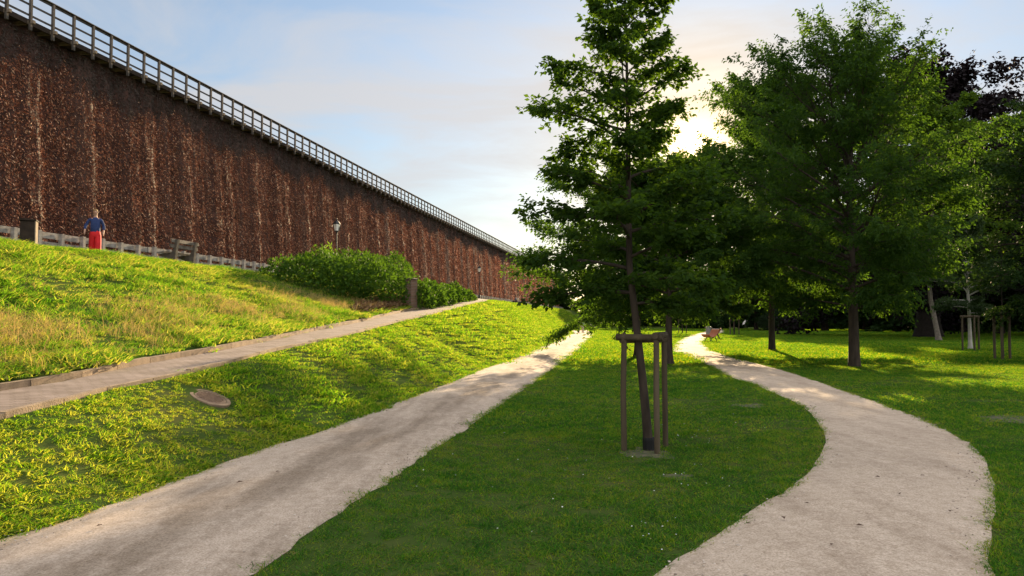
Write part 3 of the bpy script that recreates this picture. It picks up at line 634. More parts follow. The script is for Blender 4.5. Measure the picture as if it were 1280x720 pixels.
t_d = tree('elm_tree', 'dense tall tree with short dark trunk on the sunlit lawn right of the path bench', 'tree', at(965, 437.5), L_ELM,
     seed=9, H=14.5, R_=4.9, zb=2.4, tr=.19, flare=1.2, prof=dome, nprim=54, nsec=15, ntw=12, nleaf=13, LL=.22, LW=.10, el=(.2, 1.2), droop=.2, flat=.15, leafdroop=.6, bias=(-.12, 0), secl=.46)
t_e = tree('elm_tree', 'large open crowned tree with a thick bark trunk in front of the lawn', 'tree', at(1068, 458), L_ELM,
     seed=33, H=10.6, R_=5.1, zb=1.9, flare=1.2, tr=.20, prof=lambda f: np.interp(f, [0, .12, .35, .6, .85, 1], [.35, .75, .95, 1, .8, .3]), nprim=58, nsec=17, ntw=14, nleaf=16, LL=.145, LW=.062, el=(.3, 1.2), droop=.12, flat=.1, leafdroop=.7, secl=.5, twl=.17, thin=([.3, .62, 1.1], [1, .62, .45]))
t_f = tree('copper_beech', 'huge dark purple copper beech with a massive root flared trunk', 'tree', atd(1160, 76), L_COPPER, mbark=mat('dark_bark', (.018, .014, .011), .95, .4, 5, .8, 12),
     seed=6, H=25, R_=13.0, zb=5.0, tr=.95, prof=dome, nprim=60, nsec=15, ntw=11, nleaf=10, LL=.42, LW=.3, el=(-.05, 1.0), droop=.25, flat=.4, flare=1.55, trsides=16)
t_g = tree('lime_tree', 'bright backlit lime green tree with pale leaning trunk before the copper beech', 'tree', atd(1173, 63), L_LIME, mbark=mat('pale_bark', (.16, .135, .11), .9, .35, 6, .5, 20),
     seed=8, H=19.5, R_=5.6, zb=5.2, tr=.20, prof=dome, nprim=44, nsec=13, ntw=10, nleaf=11, LL=.27, LW=.19, el=(-.1, .9), droop=.25, flat=.4, lean=(.6, 0), kink=([0, 4, 8, 22], [0, -.8, -.6, .3]))
t_h = tree('birch_tree', 'slender white stemmed young birch standing between thin stakes', 'tree', at(1213, 437), L_BIRCH, mbark=M_BIRCH,
     seed=12, H=7.6, R_=2.1, zb=2.0, tr=.11, prof=dome, nprim=34, nsec=12, ntw=10, nleaf=11, LL=.12, LW=.075, el=(.2, 1.0), droop=.2, flat=.35)
t_i = tree('sapling_tree', 'thin sapling with a small high crown among three bare stakes at the right', 'tree', at(1254, 447), L_DARK,
     seed=13, H=5.6, R_=1.3, zb=2.6, tr=.045, prof=dome, nprim=18, nsec=8, ntw=5, nleaf=7, LL=.10, LW=.05, el=(.2, 1.0), droop=.15, flat=.4)
t_j = tree('elm_tree', 'broad tree at the right edge reaching long leafy boughs towards the birch', 'tree', (23.2, 31, 0), L_DARK,
     seed=17, H=11.0, R_=4.7, zb=2.3, tr=.22, prof=dome, nprim=40, nsec=14, ntw=11, nleaf=12, LL=.18, LW=.095, el=(.0, .9), droop=.25, flat=.4)
# park edge trees: three built, the rest copied
base_trees = []
for q, (sd, lm, H, R_, zb) in enumerate(((51, L_DARK, 17, 6.5, 2.0), (52, L_DARK, 15, 5.5, 1.6), (53, L_ELM, 14, 6.0, 2.2))):
    base_trees.append(tree('park_tree', '', 'tree', (0, 0, 0), lm, seed=sd, H=H, R_=R_, zb=zb, tr=.36, prof=dome, nprim=44, nsec=12, ntw=9, nleaf=8, LL=.5, LW=.34, el=(-.15, 1.0), droop=.25, flat=.4, group='trees along the far edge of the park'))
far = [(868, 165, 1, .75, 'low dark tree at the far end of the curved path'), (908, 150, 1, .95, 'dark tree behind the white lounge boards'), (945, 128, 0, .9, 'dark spreading tree behind the rounded yew'),
       (1000, 128, 0, 1.4, 'tall green tree just right of the rounded yew far across the lawn'), (1031, 122, 1, 1.15, 'dark trunked tree before the strip of sunlit grass far away'), (1082, 135, 0, 1.1, 'tall dark tree far behind the thick bark trunk'),
       (1121, 112, 1, 1.15, 'dark tree left of the copper beech trunk'), (1205, 108, 0, 1.1, 'dark tree behind the white birch stem'), (1250, 95, 2, 1.1, 'green leaning crowned tree behind the person in white'),
       (1292, 88, 0, 1.15, 'tall dark tree at the far right edge'), (1345, 80, 0, 1.1, 'dark tree beyond the right edge of the far lawn'), (700, 190, 1, .8, 'pale low tree behind the end of the brushwood wall'),
       (745, 175, 2, .85, 'distant tree over the bend of the straight path'), (800, 180, 1, .85, 'distant tree hidden behind the staked tree trunk'), (838, 170, 2, .8, 'distant round tree between the two paths'), (1168, 130, 1, 1.2, 'dark tree far behind the pale leaning trunk'), (930, 185, 0, 1.0, 'tall far tree in the gap beside the yew')]
used = set(); rt = random.Random(7)
for px, d, k, sc, lb in far:
    o = base_trees[k] if k not in used else copy_tree(base_trees[k]); used.add(k)
    o.location = atd(px, d); o.rotation_euler = (0, 0, rt.uniform(0, 6.28)); o.scale = (sc * rt.uniform(.95, 1.1), sc * rt.uniform(.95, 1.1), sc); o['label'] = lb

# bushes
def clumps(seed, cl, n, LL, LW, up=.5, shell=.75):
    """leaves through the outer volume of a few ellipsoids; cl rows: x,y,z,rx,ry,rz"""
    r = np.random.default_rng(seed); cl = np.asarray(cl, float); w = cl[:, 3] * cl[:, 4] + cl[:, 3] * cl[:, 5]; k = r.choice(len(cl), n, p=w / w.sum()); d = unit(r.normal(0, 1, (n, 3)))
    lump = 1 + .16 * np.sin(d[:, 0] * 5 + k) * np.sin(d[:, 1] * 6 + 2 * k) + .1 * np.sin(d[:, 2] * 9 + d[:, 0] * 8 + k)
    rad = (shell + (1 - shell) * r.random(n) ** .5) * lump * np.where(r.random(n) < .06, 1.12, 1)
    P = cl[k, :3] + d * cl[k, 3:] * rad[:, None]; D = d * .6 + r.normal(0, .6, (n, 3)) + [0, 0, up * .5]; N = r.normal(0, .6, (n, 3)) + d * .5 + [0, 0, .4]
    sc = r.uniform(.6, 1.3, n); V, F = leaf_quads(P, D, N, LL * sc, LW * sc); return V, F, P
def stems_mesh(seed, base, tips, rad=.012):
    T = Tubes()
    for q in range(len(tips)):
        t = np.linspace(0, 1, 4)[:, None]; T.add(base[q] * (1 - t) + tips[q] * t + np.array([0, 0, .15]) * np.sin(t * 3.14), rad * (1 - t[:, 0] * .7), 4)
    return T
bush_src = []
def bush(name, label, cat, loc, cl, n, LL, LW, m, seed, group=None, mst=M_BARK, ground=True):
    o = thing(name, label, cat, loc, 0, group); V, F, P = clumps(seed, cl, n, LL, LW)
    loc = np.asarray(loc, float)
    if ground:
        wz = ztxy(V[:, 0] + loc[0], V[:, 1] + loc[1]) - loc[2]; q = V.reshape(-1, 4, 3); keep = (q[:, :, 2] > wz.reshape(-1, 4) + .02).all(1); V = q[keep].reshape(-1, 3); F = np.arange(len(V)).reshape(-1, 4)
    link('foliage', np_mesh('foliage', V, F, m), o)
    r = np.random.default_rng(seed + 1); cl = np.asarray(cl, float); k = r.integers(0, len(cl), 26)
    bs = cl[k, :3] + r.normal(0, .15, (26, 3)); bs[:, 2] = ztxy(bs[:, 0] + loc[0], bs[:, 1] + loc[1]) - loc[2] if ground else 0
    tips = cl[k, :3] + r.normal(0, .45, (26, 3)) * cl[k, 3:] + [0, 0, .2]
    link('stems', stems_mesh(seed, bs, tips, .02).mesh('stems', mst), o); return o
yew_l = atd(972, 118)
bush('yew_bush', 'low rounded dark yew bush behind the short dark trunk', 'bush', yew_l, [(0, 0, 1.5, 2.3, 2.2, 1.7), (1.5, .3, 1.0, 1.5, 1.5, 1.2), (-1.4, 0, 1.1, 1.5, 1.5, 1.3)], 7000, .22, .1, L_YEW, 61)
src = bush('park_bush', 'low dark shrub at the end of the curved gravel path', 'bush', atd(880, 150), [(0, 0, 1.3, 3.5, 2.2, 1.7), (2.6, .4, 1.0, 2.2, 1.8, 1.4), (-2.8, -.3, 1.2, 2.0, 1.8, 1.5)], 8000, .4, .26, L_DARK, 62, 'shrubs closing off the far lawn', ground=False)
for px, d, sc, lb in ((1008, 150, 1.2, 'dark shrub right of the yew bush'), (1050, 160, 1.4, 'wide shrub behind the thick bark trunk'), (1100, 140, 1.3, 'dark shrub between the bark trunk and the beech'), (1140, 150, 1.5, 'shrub just left of the beech trunk'),
                      (1195, 118, 1.2, 'dark shrub behind the birch stakes'), (1228, 120, 1.5, 'shrub behind the person in the white shirt'), (1270, 110, 1.6, 'dark shrub at the far right edge'), (935, 190, 1.8, 'far shrub behind the white lounge boards'), (770, 200, 1.8, 'far shrub where the straight path turns off'), (830, 200, 1.8, 'far shrub between both gravel paths'), (1180, 135, 1.6, 'shrub between the beech and the birch'), (965, 200, 2.0, 'far shrub rising behind the yew bush')):
    o = copy_tree(src); o.location = atd(px, d); o.rotation_euler = (0, 0, rt.uniform(-.5, .5)); o.scale = (sc,) * 3; o['label'] = lb

# hedge on the bank, second hedge, mulch and brick pier
h0 = hit(450, 372)
cl = []
for (px, py), (rx, ry, rz), dz in (((368, 352), (1.5, 1.6, .8), .3), ((395, 362), (1.7, 1.7, 1.1), .5), ((425, 368), (1.7, 1.7, 1.3), .6), ((452, 374), (1.5, 1.6, 1.3), .6), ((476, 377), (1.3, 1.5, 1.3), .7), ((492, 374), (1.2, 1.5, 1.5), .9),
                      ((405, 350), (2.0, 2, 1.1), .5), ((440, 355), (2.2, 2, 1.3), .65), ((470, 360), (1.8, 2, 1.3), .8), ((486, 362), (1.5, 2, 1.3), .85)):
    q = hit(px, py); cl.append((*(q - h0 + [0, 0, dz]), rx, ry, rz))
hedge = bush('flowering_hedge', 'large rounded green hedge with tall pale shoots on the grassy bank', 'hedge', h0, cl, 26000, .17, .10, L_ROSE, 71)
r_ = np.random.default_rng(4); n = 900; px_ = r_.uniform(388, 480, 46); V, F = [], []
PS, DS = [], []
for q in px_:
    b = onbank(q, 18.6) - h0; hh = r_.uniform(1.3, 2.3) * np.interp(q, [388, 415, 440, 480], [.85, 1, .75, .5]); k = 26; u = np.linspace(.35, 1, k); ln = r_.normal(0, .12, 2)
    PS.append(np.stack([b[0] + ln[0] * u + r_.normal(0, .05, k), b[1] + ln[1] * u + r_.normal(0, .05, k), b[2] + hh * u], 1)); DS.append(np.stack([r_.normal(0, .7, k), r_.normal(0, .7, k), r_.uniform(.5, 1.4, k)], 1))
PS, DS = np.concatenate(PS), np.concatenate(DS); V, F = leaf_quads(PS, DS, r_.normal(0, 1, PS.shape), r_.uniform(.16, .3, len(PS)), r_.uniform(.05, .09, len(PS)))
link('shoots', np_mesh('shoots', V, F, L_SHOOT), hedge)
h1 = hit(560, 379)
cl = []
for (px, py), (rx, ry, rz), dz in (((527, 384), (.7, 1.1, .8), .45), ((538, 383.5), (.9, 1.4, .85), .4), ((550, 381), (1.0, 1.8, .75), .3), ((562, 378.5), (1.0, 2.0, .8), .4), ((573, 377), (1.0, 2.2, .6), .25), ((582, 376), (.8, 2.0, .45), .15), ((536, 377), (1.1, 1.6, .85), .4), ((550, 375), (1.1, 1.8, .7), .25)):
    q = hit(px, py); cl.append((*(q - h1 + [0, 0, dz]), rx, ry, rz))
bush('clipped_hedge', 'lower clipped green hedge tapering along the ramp beyond the brick pier', 'hedge', h1, cl, 14000, .2, .12, L_ROSE, 72)
pb = hit(514, 383.5)
pier = thing('brick_pier', 'upright dark brick pier standing between the two hedges by the ramp', 'pier', pb, R(-30))
MB().prism([(-.20, -.6), (.20, -.6), (.20, 1.42), (.1, 1.46), (-.20, 1.40)], -.26, .26).build('shaft', M_BRICK, pier)
MB().prism([(-.24, 1.41), (.1, 1.47), (.24, 1.43), (.24, 1.49), (.1, 1.53), (-.24, 1.47)], -.30, .30).build('capping', M_CONCD, pier)
# mulch / bare slope beside the pier
mp_ = [hit(*q) for q in ((440, 391), (470, 390), (500, 385), (512, 383), (508, 372), (480, 374), (460, 378), (445, 384))]
r_ = np.random.default_rng(8); poly = np.array([q[:2] for q in mp_]); lo, hi = poly.min(0), poly.max(0)
xy = r_.uniform(lo, hi, (9000, 2)); xy = xy[inside(poly, xy[:, 0], xy[:, 1])]; n = len(xy)
P = np.column_stack([xy, ztxy(xy[:, 0], xy[:, 1]) + r_.uniform(0, .1, n)]); V, F = leaf_quads(P, r_.normal(0, 1, (n, 3)) + [0, 0, .2], r_.normal(0, .5, (n, 3)) + [0, 0, 1], r_.uniform(.12, .35, n), r_.uniform(.04, .12, n))
tag(link('dry_ground_cover', np_mesh('dry_ground_cover', V, F, M_MULCH)), 'brown dry ground cover on the slope below the green hedge', 'ground cover', kind='stuff')

# ------------------------------------------------------------------ stakes, lamps, benches and other furniture
def stake_frame(label, cat, pts, h, r, rails, group=None, ztop=None, rr=None):
    c = np.mean(pts, 0); o = thing('stake_frame', label, cat, (c[0], c[1], 0), 0, group); rs = random.Random(int(c[0] * 100))
    for p in pts:
        x, y = p[0] - c[0], p[1] - c[1]
        MB().tube([(x + rs.uniform(-.01, .01), y, -.1), (x, y, h * .5), (x + rs.uniform(-.02, .02), y, h - .008), (x, y, h)], [r, r, r * .97, r * .8], 12).build('post', M_STAKE, o, smooth=False)
    for i, j, z, e in rails:
        a, b = np.array([*(pts[i] - c), z]), np.array([*(pts[j] - c), z]); d = unit(b - a)
        MB().tube([a - d * e, b + d * e], rr or r * 1.05, 12).build('crossbar', M_STAKE, o)
    return o
g2 = lambda px, py: at(px, py)[:2]
stake_frame('three dark round stakes joined by crossbars around the hornbeam stem', 'tree stakes', [g2(779.5, 564), g2(821, 567.5), g2(831.5, 558)], 1.52, .038, [(0, 1, 1.475, .09), (1, 2, 1.50, .07), (2, 0, 1.44, .03)], rr=.043)
stake_frame('thin stakes tied with a bar around the white birch stem', 'tree stakes', [g2(1203.5, 438.5), g2(1218.5, 438.5), g2(1224, 438)], 1.95, .05, [(0, 1, 1.9, .1), (1, 2, 1.9, .1), (2, 0, 1.86, .05)])
stake_frame('three tall bare stakes around the sapling beside the birch', 'tree stakes', [g2(1243.5, 449), g2(1253, 450), g2(1262.5, 449.5)], 2.05, .055, [(0, 1, 1.98, .15), (1, 2, 1.98, .15)])
sf = [(918, 418.5, 'small staked sapling on the far lawn right of the path bench', 'dark stakes around the sapling right of the path bench'), (853, 416.5, 'small staked sapling in the lawn tongue left of the path bench', 'dark stakes around the sapling left of the path bench')]
for k, (px, py, l1_, l2_) in enumerate(sf):
    b = at(px, py)
    tree('sapling_tree', l1_, 'tree', b, L_DARK, seed=80 + k, H=6, R_=1.5, zb=2.2, tr=.07, prof=dome, nprim=20, nsec=8, ntw=6, nleaf=7, LL=.16, LW=.1, el=(.1, 1.0), droop=.2)
    stake_frame(l2_, 'tree stakes', [b[:2] + (-.45, .1), b[:2] + (.5, -.1), b[:2] + (.1, .5)], 1.8, .06, [(0, 1, 1.7, .1), (1, 2, 1.7, .1)])

def lamp(label, loc):
    o = thing('street_lamp', label, 'street lamp', loc, 0, 'lanterns along the brushwood wall')
    MB().lathe([(.14, 0), (.14, .05), (.10, .08), (.085, .55), (.10, .58), (.10, .62), (.05, .70), (.042, 2.0), (.055, 2.03), (.055, 2.07), (.038, 2.1), (.034, 3.25), (.06, 3.28), (.06, 3.31), (.03, 3.34), (.09, 3.40)], 14).build('pole', M_IRON, o, smooth=False)
    hd = MB().lathe([(.13, 3.40), (.14, 3.43), (.12, 3.43)], 6).build('lantern_frame', M_IRON, o)
    f = MB()
    for k in range(6):
        w = 2 * math.pi * (k + .5) / 6; f.tube([(.135 * math.cos(w), .135 * math.sin(w), 3.42), (.235 * math.cos(w), .235 * math.sin(w), 3.86)], .012, 5)
    f.lathe([(.25, 3.85), (.26, 3.88), (.13, 4.05), (.05, 4.08), (.06, 4.12), (.02, 4.16), (.03, 4.19), (.004, 4.25)], 6); f.build('lantern_cap', M_IRON, o)
    MB().lathe([(.125, 3.431), (.225, 3.849)], 6).build('lantern_glass', M_GLASS, o)
    return o
l0 = lamp('black pole lantern rising behind the tall shoots of the large hedge', onbank(420, 19.6, ZC))
for px, p, lb in ((599, 19.8, 'black pole lantern at the top of the paved ramp'), (718, 20.2, 'farthest black pole lantern near the far end of the wall')):
    o = copy_tree(l0); o.location = onbank(px, p, ZC); o['label'] = lb

# brown bin/box on the crest
q = onbank(35, 18.6); bx = thing('litter_bin', 'dark brown boxy litter bin with pale sunlit edge on the grass crest', 'litter bin', (q[0], q[1], q[2] - .05), R(24))
MB().box((-.04, 0, .40), (.38, .46, .80), 0, .012).build('body', M_DARKWOOD, bx)
MB().box((.167, 0, .40), (.03, .47, .81), 0, .004).build('lit_side', M_PALEWOOD, bx)  # sunlight on the narrow side painted in as a paler board
MB().prism([(-.25, .81), (.20, .81), (.20, .85), (-.25, .88)], -.27, .27).build('lid', M_DARKWOOD, bx)

# bench facing the wall
q = onbank(226, 18.7); bn = thing('concrete_bench', 'bench with concrete cheeks and timber planks facing the brushwood wall', 'bench', (q[0], q[1], q[2] - .03), -A)
for y in (-.62, .62):   # profile: x towards the lawn, seat towards the wall
    MB().prism([(-.10, 0), (.16, 0), (.20, .55), (.28, .98), (.17, 1.0), (.07, .60), (.0, .45), (-.50, .42), (-.52, .35), (-.22, .22)], y - .07, y + .07).build('support', M_CONCD, bn)
sb = MB()
for k in range(3): sb.box((-.42 + .17 * k, 0, .462 + .012 * k), (.15, 1.85, .012), 0, .006)
M_BENCH = mat('dark_bench_wood', (.10, .08, .062), .9, .3, 6, .4, 40, col2=(.20, .17, .14)); sb.build('seat', M_BENCH, bn)
bb = MB(); rotm = Matrix.Rotation(R(-12), 4, 'Y')
for k in range(2): bb.box((.105 + .05 * k, 0, .72 + .20 * k), (.045, 1.85, .15), 0, .006, rotm)
bb.build('backrest', M_BENCH, bn)

# manhole cover in the lower bank
q = hit(262, 497); e = .9; MHQ = q.copy()
nx = Vector(((ztxy(q[0] - e, q[1]) - ztxy(q[0] + e, q[1])) / (2 * e), (ztxy(q[0], q[1] - e) - ztxy(q[0], q[1] + e)) / (2 * e), 1)).normalized()
mh = thing('manhole_cover', 'round rusty manhole cover in a concrete ring set in the grass bank', 'manhole cover', q + np.array([0, 0, -.022]))
mh.scale = (.74, .74, .74)
mh.rotation_mode = 'QUATERNION'; mh.rotation_quaternion = Vector((0, 0, 1)).rotation_difference(nx)
MB().lathe([(.315, -.1), (.40, -.1), (.405, .03), (.395, .042), (.325, .042), (.315, .0)], 40).build('ring', mat('rusty_concrete', (.21, .15, .10), .9, .3, 7, .4, 50), mh)
cv = MB().lathe([(.31, -.05), (.31, .035), (.30, .04), (.05, .04)], 36)
for k in range(-3, 4): cv.box((0, k * .07, .045), (2 * math.sqrt(max(.25 ** 2 - (k * .07) ** 2, .001)), .025, .012))
cv.build('cover', M_COVER, mh)

# reclining curved bench beside the curved path, with a grey bin
def wave_bench(label, loc, rot, group):
    o = thing('curved_bench', label, 'bench', loc, rot, group)
    prof = [(-.62, .62), (-.55, .50), (-.42, .42), (-.25, .40), (-.05, .44), (.12, .52), (.28, .70), (.38, .90), (.46, 1.02)]
    P = np.array(prof); P = smooth_line(P, 2); d = unit(np.gradient(P, axis=0)); nn = np.stack([-d[:, 1], d[:, 0]], 1); top, bot = P + nn * .0, P - nn * .05
    st = MB(); k = 0
    for a_ in range(0, len(P) - 1):
        y0 = -.85
        V = [(top[a_][0], y0, top[a_][1]), (top[a_ + 1][0] * .96 + top[a_][0] * .04, y0, top[a_ + 1][1] * .96 + top[a_][1] * .04), (bot[a_ + 1][0], y0, bot[a_ + 1][1]), (bot[a_][0], y0, bot[a_][1])]
        V += [(x, .85, z) for x, _, z in V]; st.raw(V, [(0, 1, 2, 3), (7, 6, 5, 4), (0, 4, 5, 1), (1, 5, 6, 2), (2, 6, 7, 3), (3, 7, 4, 0)])
    st.build('slats', M_ORANGE, o)
    o.scale = (.82, .72, .95)
    for y in (-.6, .6):
        MB().tube([(-.42, y, 0), (-.30, y, .22), (-.15, y, .36)], .04, 8).build('leg', M_IRON, o)
        MB().tube([(.34, y, 0), (.22, y, .25), (.08, y, .44)], .04, 8).build('leg', M_IRON, o)
    return o
wave_bench('curved orange wooden bench nearest the bend of the curved gravel path', at(889, 427), R(14), 'curved benches by the gravel path')
wave_bench('curved orange wooden bench standing just behind the first curved bench', at(895.5, 423.5), R(-20), 'curved benches by the gravel path')
q = at(886, 421.2); pb_ = thing('park_bin', 'upright grey steel bin beside the curved orange benches', 'litter bin', q)
MB().lathe([(.26, 0), (.28, .05), (.28, .9), (.24, .95)], 18).build('body', M_STEEL, pb_); MB().lathe([(.29, .951), (.3, .99), (.15, 1.06)], 18).build('lid', M_STEEL, pb_)
lo_ = None
for px, py, rot, lb in ((907.5, 408.5, R(15), 'white slanted lounge board left of the staked sapling on the far lawn'), (929, 409.5, R(15), 'white slanted lounge board right of the staked sapling on the far lawn'), (896, 409.2, R(15), 'low white lounge board lying nearest the far end of the curved path')):
    o = thing('lounge_board', lb, 'lounger', at(px, py), rot, 'white lounge boards on the far lawn')
    tilt = R(48) if px > 900 else R(18)
    Mx = Matrix.Rotation(-tilt, 4, 'Y')
    MB().box((.2, 0, .35 + .9 * math.sin(tilt)), (2.4, .95, .09), 0, .02, Mx).build('board', M_PALE, o)
    MB().box((-.75, 0, .3), (.7, .9, .08), 0, .02).build('seat', M_PALE, o)
    for y in (-.35, .35):
        MB().tube([(.15, y, 0), (.15, y, .3 + .85 * math.sin(tilt))], .05, 8).build('leg', M_IRON, o); MB().tube([(-.9, y, 0), (-.9, y, .28)], .05, 8).build('leg', M_IRON, o)

# far seats on the berm and a bin
def park_bench(label, loc, rot):
    o = thing('park_bench', label, 'bench', loc, rot)
    MB().box((0, 0, .44), (1.8, .42, .06), 0, .01).build('seat', M_DARKWOOD, o); MB().box((0, .26, .72), (1.8, .05, .36), 0, .01).build('backrest', M_DARKWOOD, o)
    for x in (-.75, .75): MB().prism([(-.05, 0), (.05, 0), (.05, .42), (-.05, .42)], -.2, .28).build('leg', M_CONCD, o, loc=(x, 0, 0))
    return o
bk1 = onbank(645.5, 19.0, ZC); park_bench('dark bench with seated people on the crest before the wall', bk1, -A + R(90) + R(180))
bk2 = onbank(683, 19.2, ZC); park_bench('dark bench with a seated person near the far end of the wall', bk2, -A - R(90))
q = onbank(654, 19.0, ZC); o = thing('litter_bin', 'small dark round bin beside the far bench on the crest', 'litter bin', q); MB().lathe([(.28, 0), (.32, .1), (.33, .9), (.28, .95)], 16).build('body', M_DARKWOOD, o); MB().lathe([(.34, .951), (.34, 1.0), (.2, 1.03)], 16).build('lid', M_IRON, o)

# ------------------------------------------------------------------ people
SKIN = mat('skin', (.50, .30, .21), .6, .06, 6)
def skinned(V, E, rad, m, sub=1):
    me = bpy.data.meshes.new('tmp'); me.from_pydata([tuple(v) for v in V], E, []); o = bpy.data.objects.new('tmp', me); C.objects.link(o)
    md = o.modifiers.new('skin', 'SKIN'); md.use_smooth_shade = True
    for i, r in enumerate(rad):
        r = r if hasattr(r, '__len__') else (r, r); me.skin_vertices[0].data[i].radius = r; me.skin_vertices[0].data[i].use_root = (i == 0)
    s = o.modifiers.new('sub', 'SUBSURF'); s.levels = sub; s.render_levels = sub
    dg = bpy.context.evaluated_depsgraph_get(); out = bpy.data.meshes.new_from_object(o.evaluated_get(dg)); bpy.data.objects.remove(o); out.materials.clear(); out.materials.append(m)
    for p in out.polygons: p.use_smooth = True
    return out
class Graph:
    def __init__(self): self.v, self.e, self.r = [], [], []
    def chain(self, pts, rad, start=None):
        last = start; ids = []
        for p, r in zip(pts, rad):
            self.v.append(p); self.r.append(r); i = len(self.v) - 1
            if last is not None: self.e.append((last, i))
            last = i; ids.append(i)
        return ids
def person(label, loc, rot, h, top, bottom, hair, pose='walk', arms=((-.16, -.05), (.10, -.05)), loose=False, group=None, stride=.16, hairlen=0):
    """faces local -Y; every joint in metres for a 1.70 m body, scaled to h"""
    o = thing('person', label, 'person', loc, rot, group); k = h / 1.7; o.scale = (k, k, k)
    sit = pose == 'sit'; hz = .52 if sit else .92
    g = Graph(); g.chain([(0, 0, hz)], [(.14, .105)])
    up = g.chain([(0, 0, hz + .16), (0, -.01, hz + .32), (0, -.005, hz + .46), (0, -.012, hz + .55), (0, -.03, hz + .615), (0, -.035, hz + .68), (0, -.03, hz + .745)], [(.125, .09), (.15, .105), (.10, .075), (.048, .05), (.068, .08), (.078, .095), (.055, .068)], 0)
    cloth = Graph(); ctr = cloth.chain([(0, 0, hz - .13 if not sit else hz - .02), (0, 0, hz + .06), (0, -.01, hz + .30), (0, -.005, hz + .47), (0, -.008, hz + .53)], [(.20, .16), (.165, .125), (.165, .125), (.13, .095), (.06, .062)])
    pants = Graph(); ptr = pants.chain([(0, 0, hz + .06), (0, 0, hz - .04)], [(.16, .125), (.18, .145)])
    for s, (ax, ay) in ((-1, arms[0]), (1, arms[1])):
        sh = (s * .175, 0, hz + .43); el = (s * .175 + ax * .6 + s * .05, ay * .3 + .02, hz + .17); wr = (s * .18 + ax, ay - .08, hz - .06)
        if sit: el, wr = (s * .22, -.06, hz + .18), (s * .12, -.32, hz + .10)
        i = g.chain([sh, el, wr], [.055, .043, .03], up[1])
        d = unit(np.array(wr) - np.array(el)); pal = np.array(wr) + d * .07; pi = g.chain([tuple(pal)], [(.036, .022)], i[-1])
        for q in range(4):
            f0 = pal + np.array([0, (q - 1.5) * .018, 0]) + d * .02; g.chain([tuple(f0), tuple(f0 + d * (.045, .055, .05, .036)[q] + np.array([-s * .012, 0, 0]))], [.010, .008], pi[0])
        t0 = np.array(wr) + d * .03 + np.array([0, -.035, 0]); g.chain([tuple(t0), tuple(t0 + d * .04 + np.array([0, -.012, 0]))], [.011, .009], i[-1])
        wl = np.array(el) * .35 + np.array(wr) * .65
        cloth.chain([sh, el, tuple(wl)], [.064, .058, .052], ctr[2])
        if sit: kn, an = (s * .11, -.42, hz + .0), (s * .10, -.44, .09)
        else: kn, an = (s * .095, -s * stride * .7 - .02, .50), (s * .085, -s * stride, .09) if s > 0 else (s * .085, -s * stride, .10)
        hp = (s * .085, 0, hz - .05)
        i = g.chain([hp, kn, an, (an[0], an[1] - .05, .045), (an[0], an[1] - .17, .03)], [.085, .055, .038, .04, (.04, .022)], 0)
        wk = 1.0 if not loose else 1.42
        pants.chain([(hp[0], hp[1], hp[2] - .1), kn, (an[0], an[1], .13), (an[0], an[1] - .01, .05 if loose else .09)], [.105 * wk ** .5, .08 * wk, .072 * wk ** 1.6, .082 * wk ** 2], ptr[1])
    body = skinned(g.v, g.e, g.r, SKIN, 1)
    # face: nose, eyes, mouth, ears joined into the body mesh
    bm = bmesh.new(); bm.from_mesh(body); hc = Vector((0, -.035, hz + .68))
    def addball(c, r, mi):
        n0 = len(bm.faces); bmesh.ops.create_uvsphere(bm, u_segments=8, v_segments=6, radius=1, matrix=Matrix.Translation(c) @ Matrix.Diagonal((*r, 1))); bm.faces.ensure_lookup_table()
        for f in bm.faces[n0:]: f.material_index = mi; f.smooth = True
    addball(hc + Vector((0, -.098, -.01)), (.012, .018, .022), 0)
    for s in (-1, 1): addball(hc + Vector((s * .03, -.088, .02)), (.012, .008, .007), 1); addball(hc + Vector((s * .078, .005, 0)), (.012, .02, .03), 0)
    addball(hc + Vector((0, -.092, -.045)), (.022, .006, .006), 2)
    bm.to_mesh(body); bm.free(); body.materials.append(mat('eye', (.03, .02, .02), .3)); body.materials.append(mat('lips', (.35, .10, .09), .5))
    link('body', body, o)
    link('top', skinned(cloth.v, cloth.e, cloth.r, top, 1), o); link('trousers', skinned(pants.v, pants.e, pants.r, bottom, 1), o)
    hm = MB(); V, F = [], []; n = 14
    for i in range(n + 1):
        th = math.pi * i / n
        for j in range(n):
            w = 2 * math.pi * j / n; d = Vector((math.sin(th) * math.cos(w), math.sin(th) * math.sin(w), math.cos(th))); fr = d.y < -.35 and d.z < .45
            rr = Vector((.080, .100, .104)) if not fr else Vector((.03, .03, .05)); zz = d.z * rr.z - (hairlen * (1 - d.z) * .5 if d.y > -.2 and d.z < 0 else 0)
            V.append(hc + Vector((d.x * rr.x, d.y * rr.y + .008, max(zz, -.09 - hairlen) + .018)))
    for i in range(n):
        for j in range(n): F.append((i * n + j, (i + 1) * n + j, (i + 1) * n + (j + 1) % n, i * n + (j + 1) % n))
    hm.raw(V, F).build('hair', hair, o, smooth=True)
    sh = MB()
    for s in (-1, 1):
        an = (s * .10, -.44) if sit else (s * .085, -s * stride)
        sh.ball((an[0], an[1] - .085, .035), (.048, .13, .04), 10)
    sh.build('shoes', mat('shoe', (.05, .04, .035), .6), o, smooth=True)
    return o
DENIM = mat('denim', (.028, .048, .14), .85, .2, 25); RED = mat('red_cloth', (.62, .018, .022), .75, .12, 6, .25, 14); BLOND = mat('blond_hair', (.40, .25, .11), .6, .25, 30)
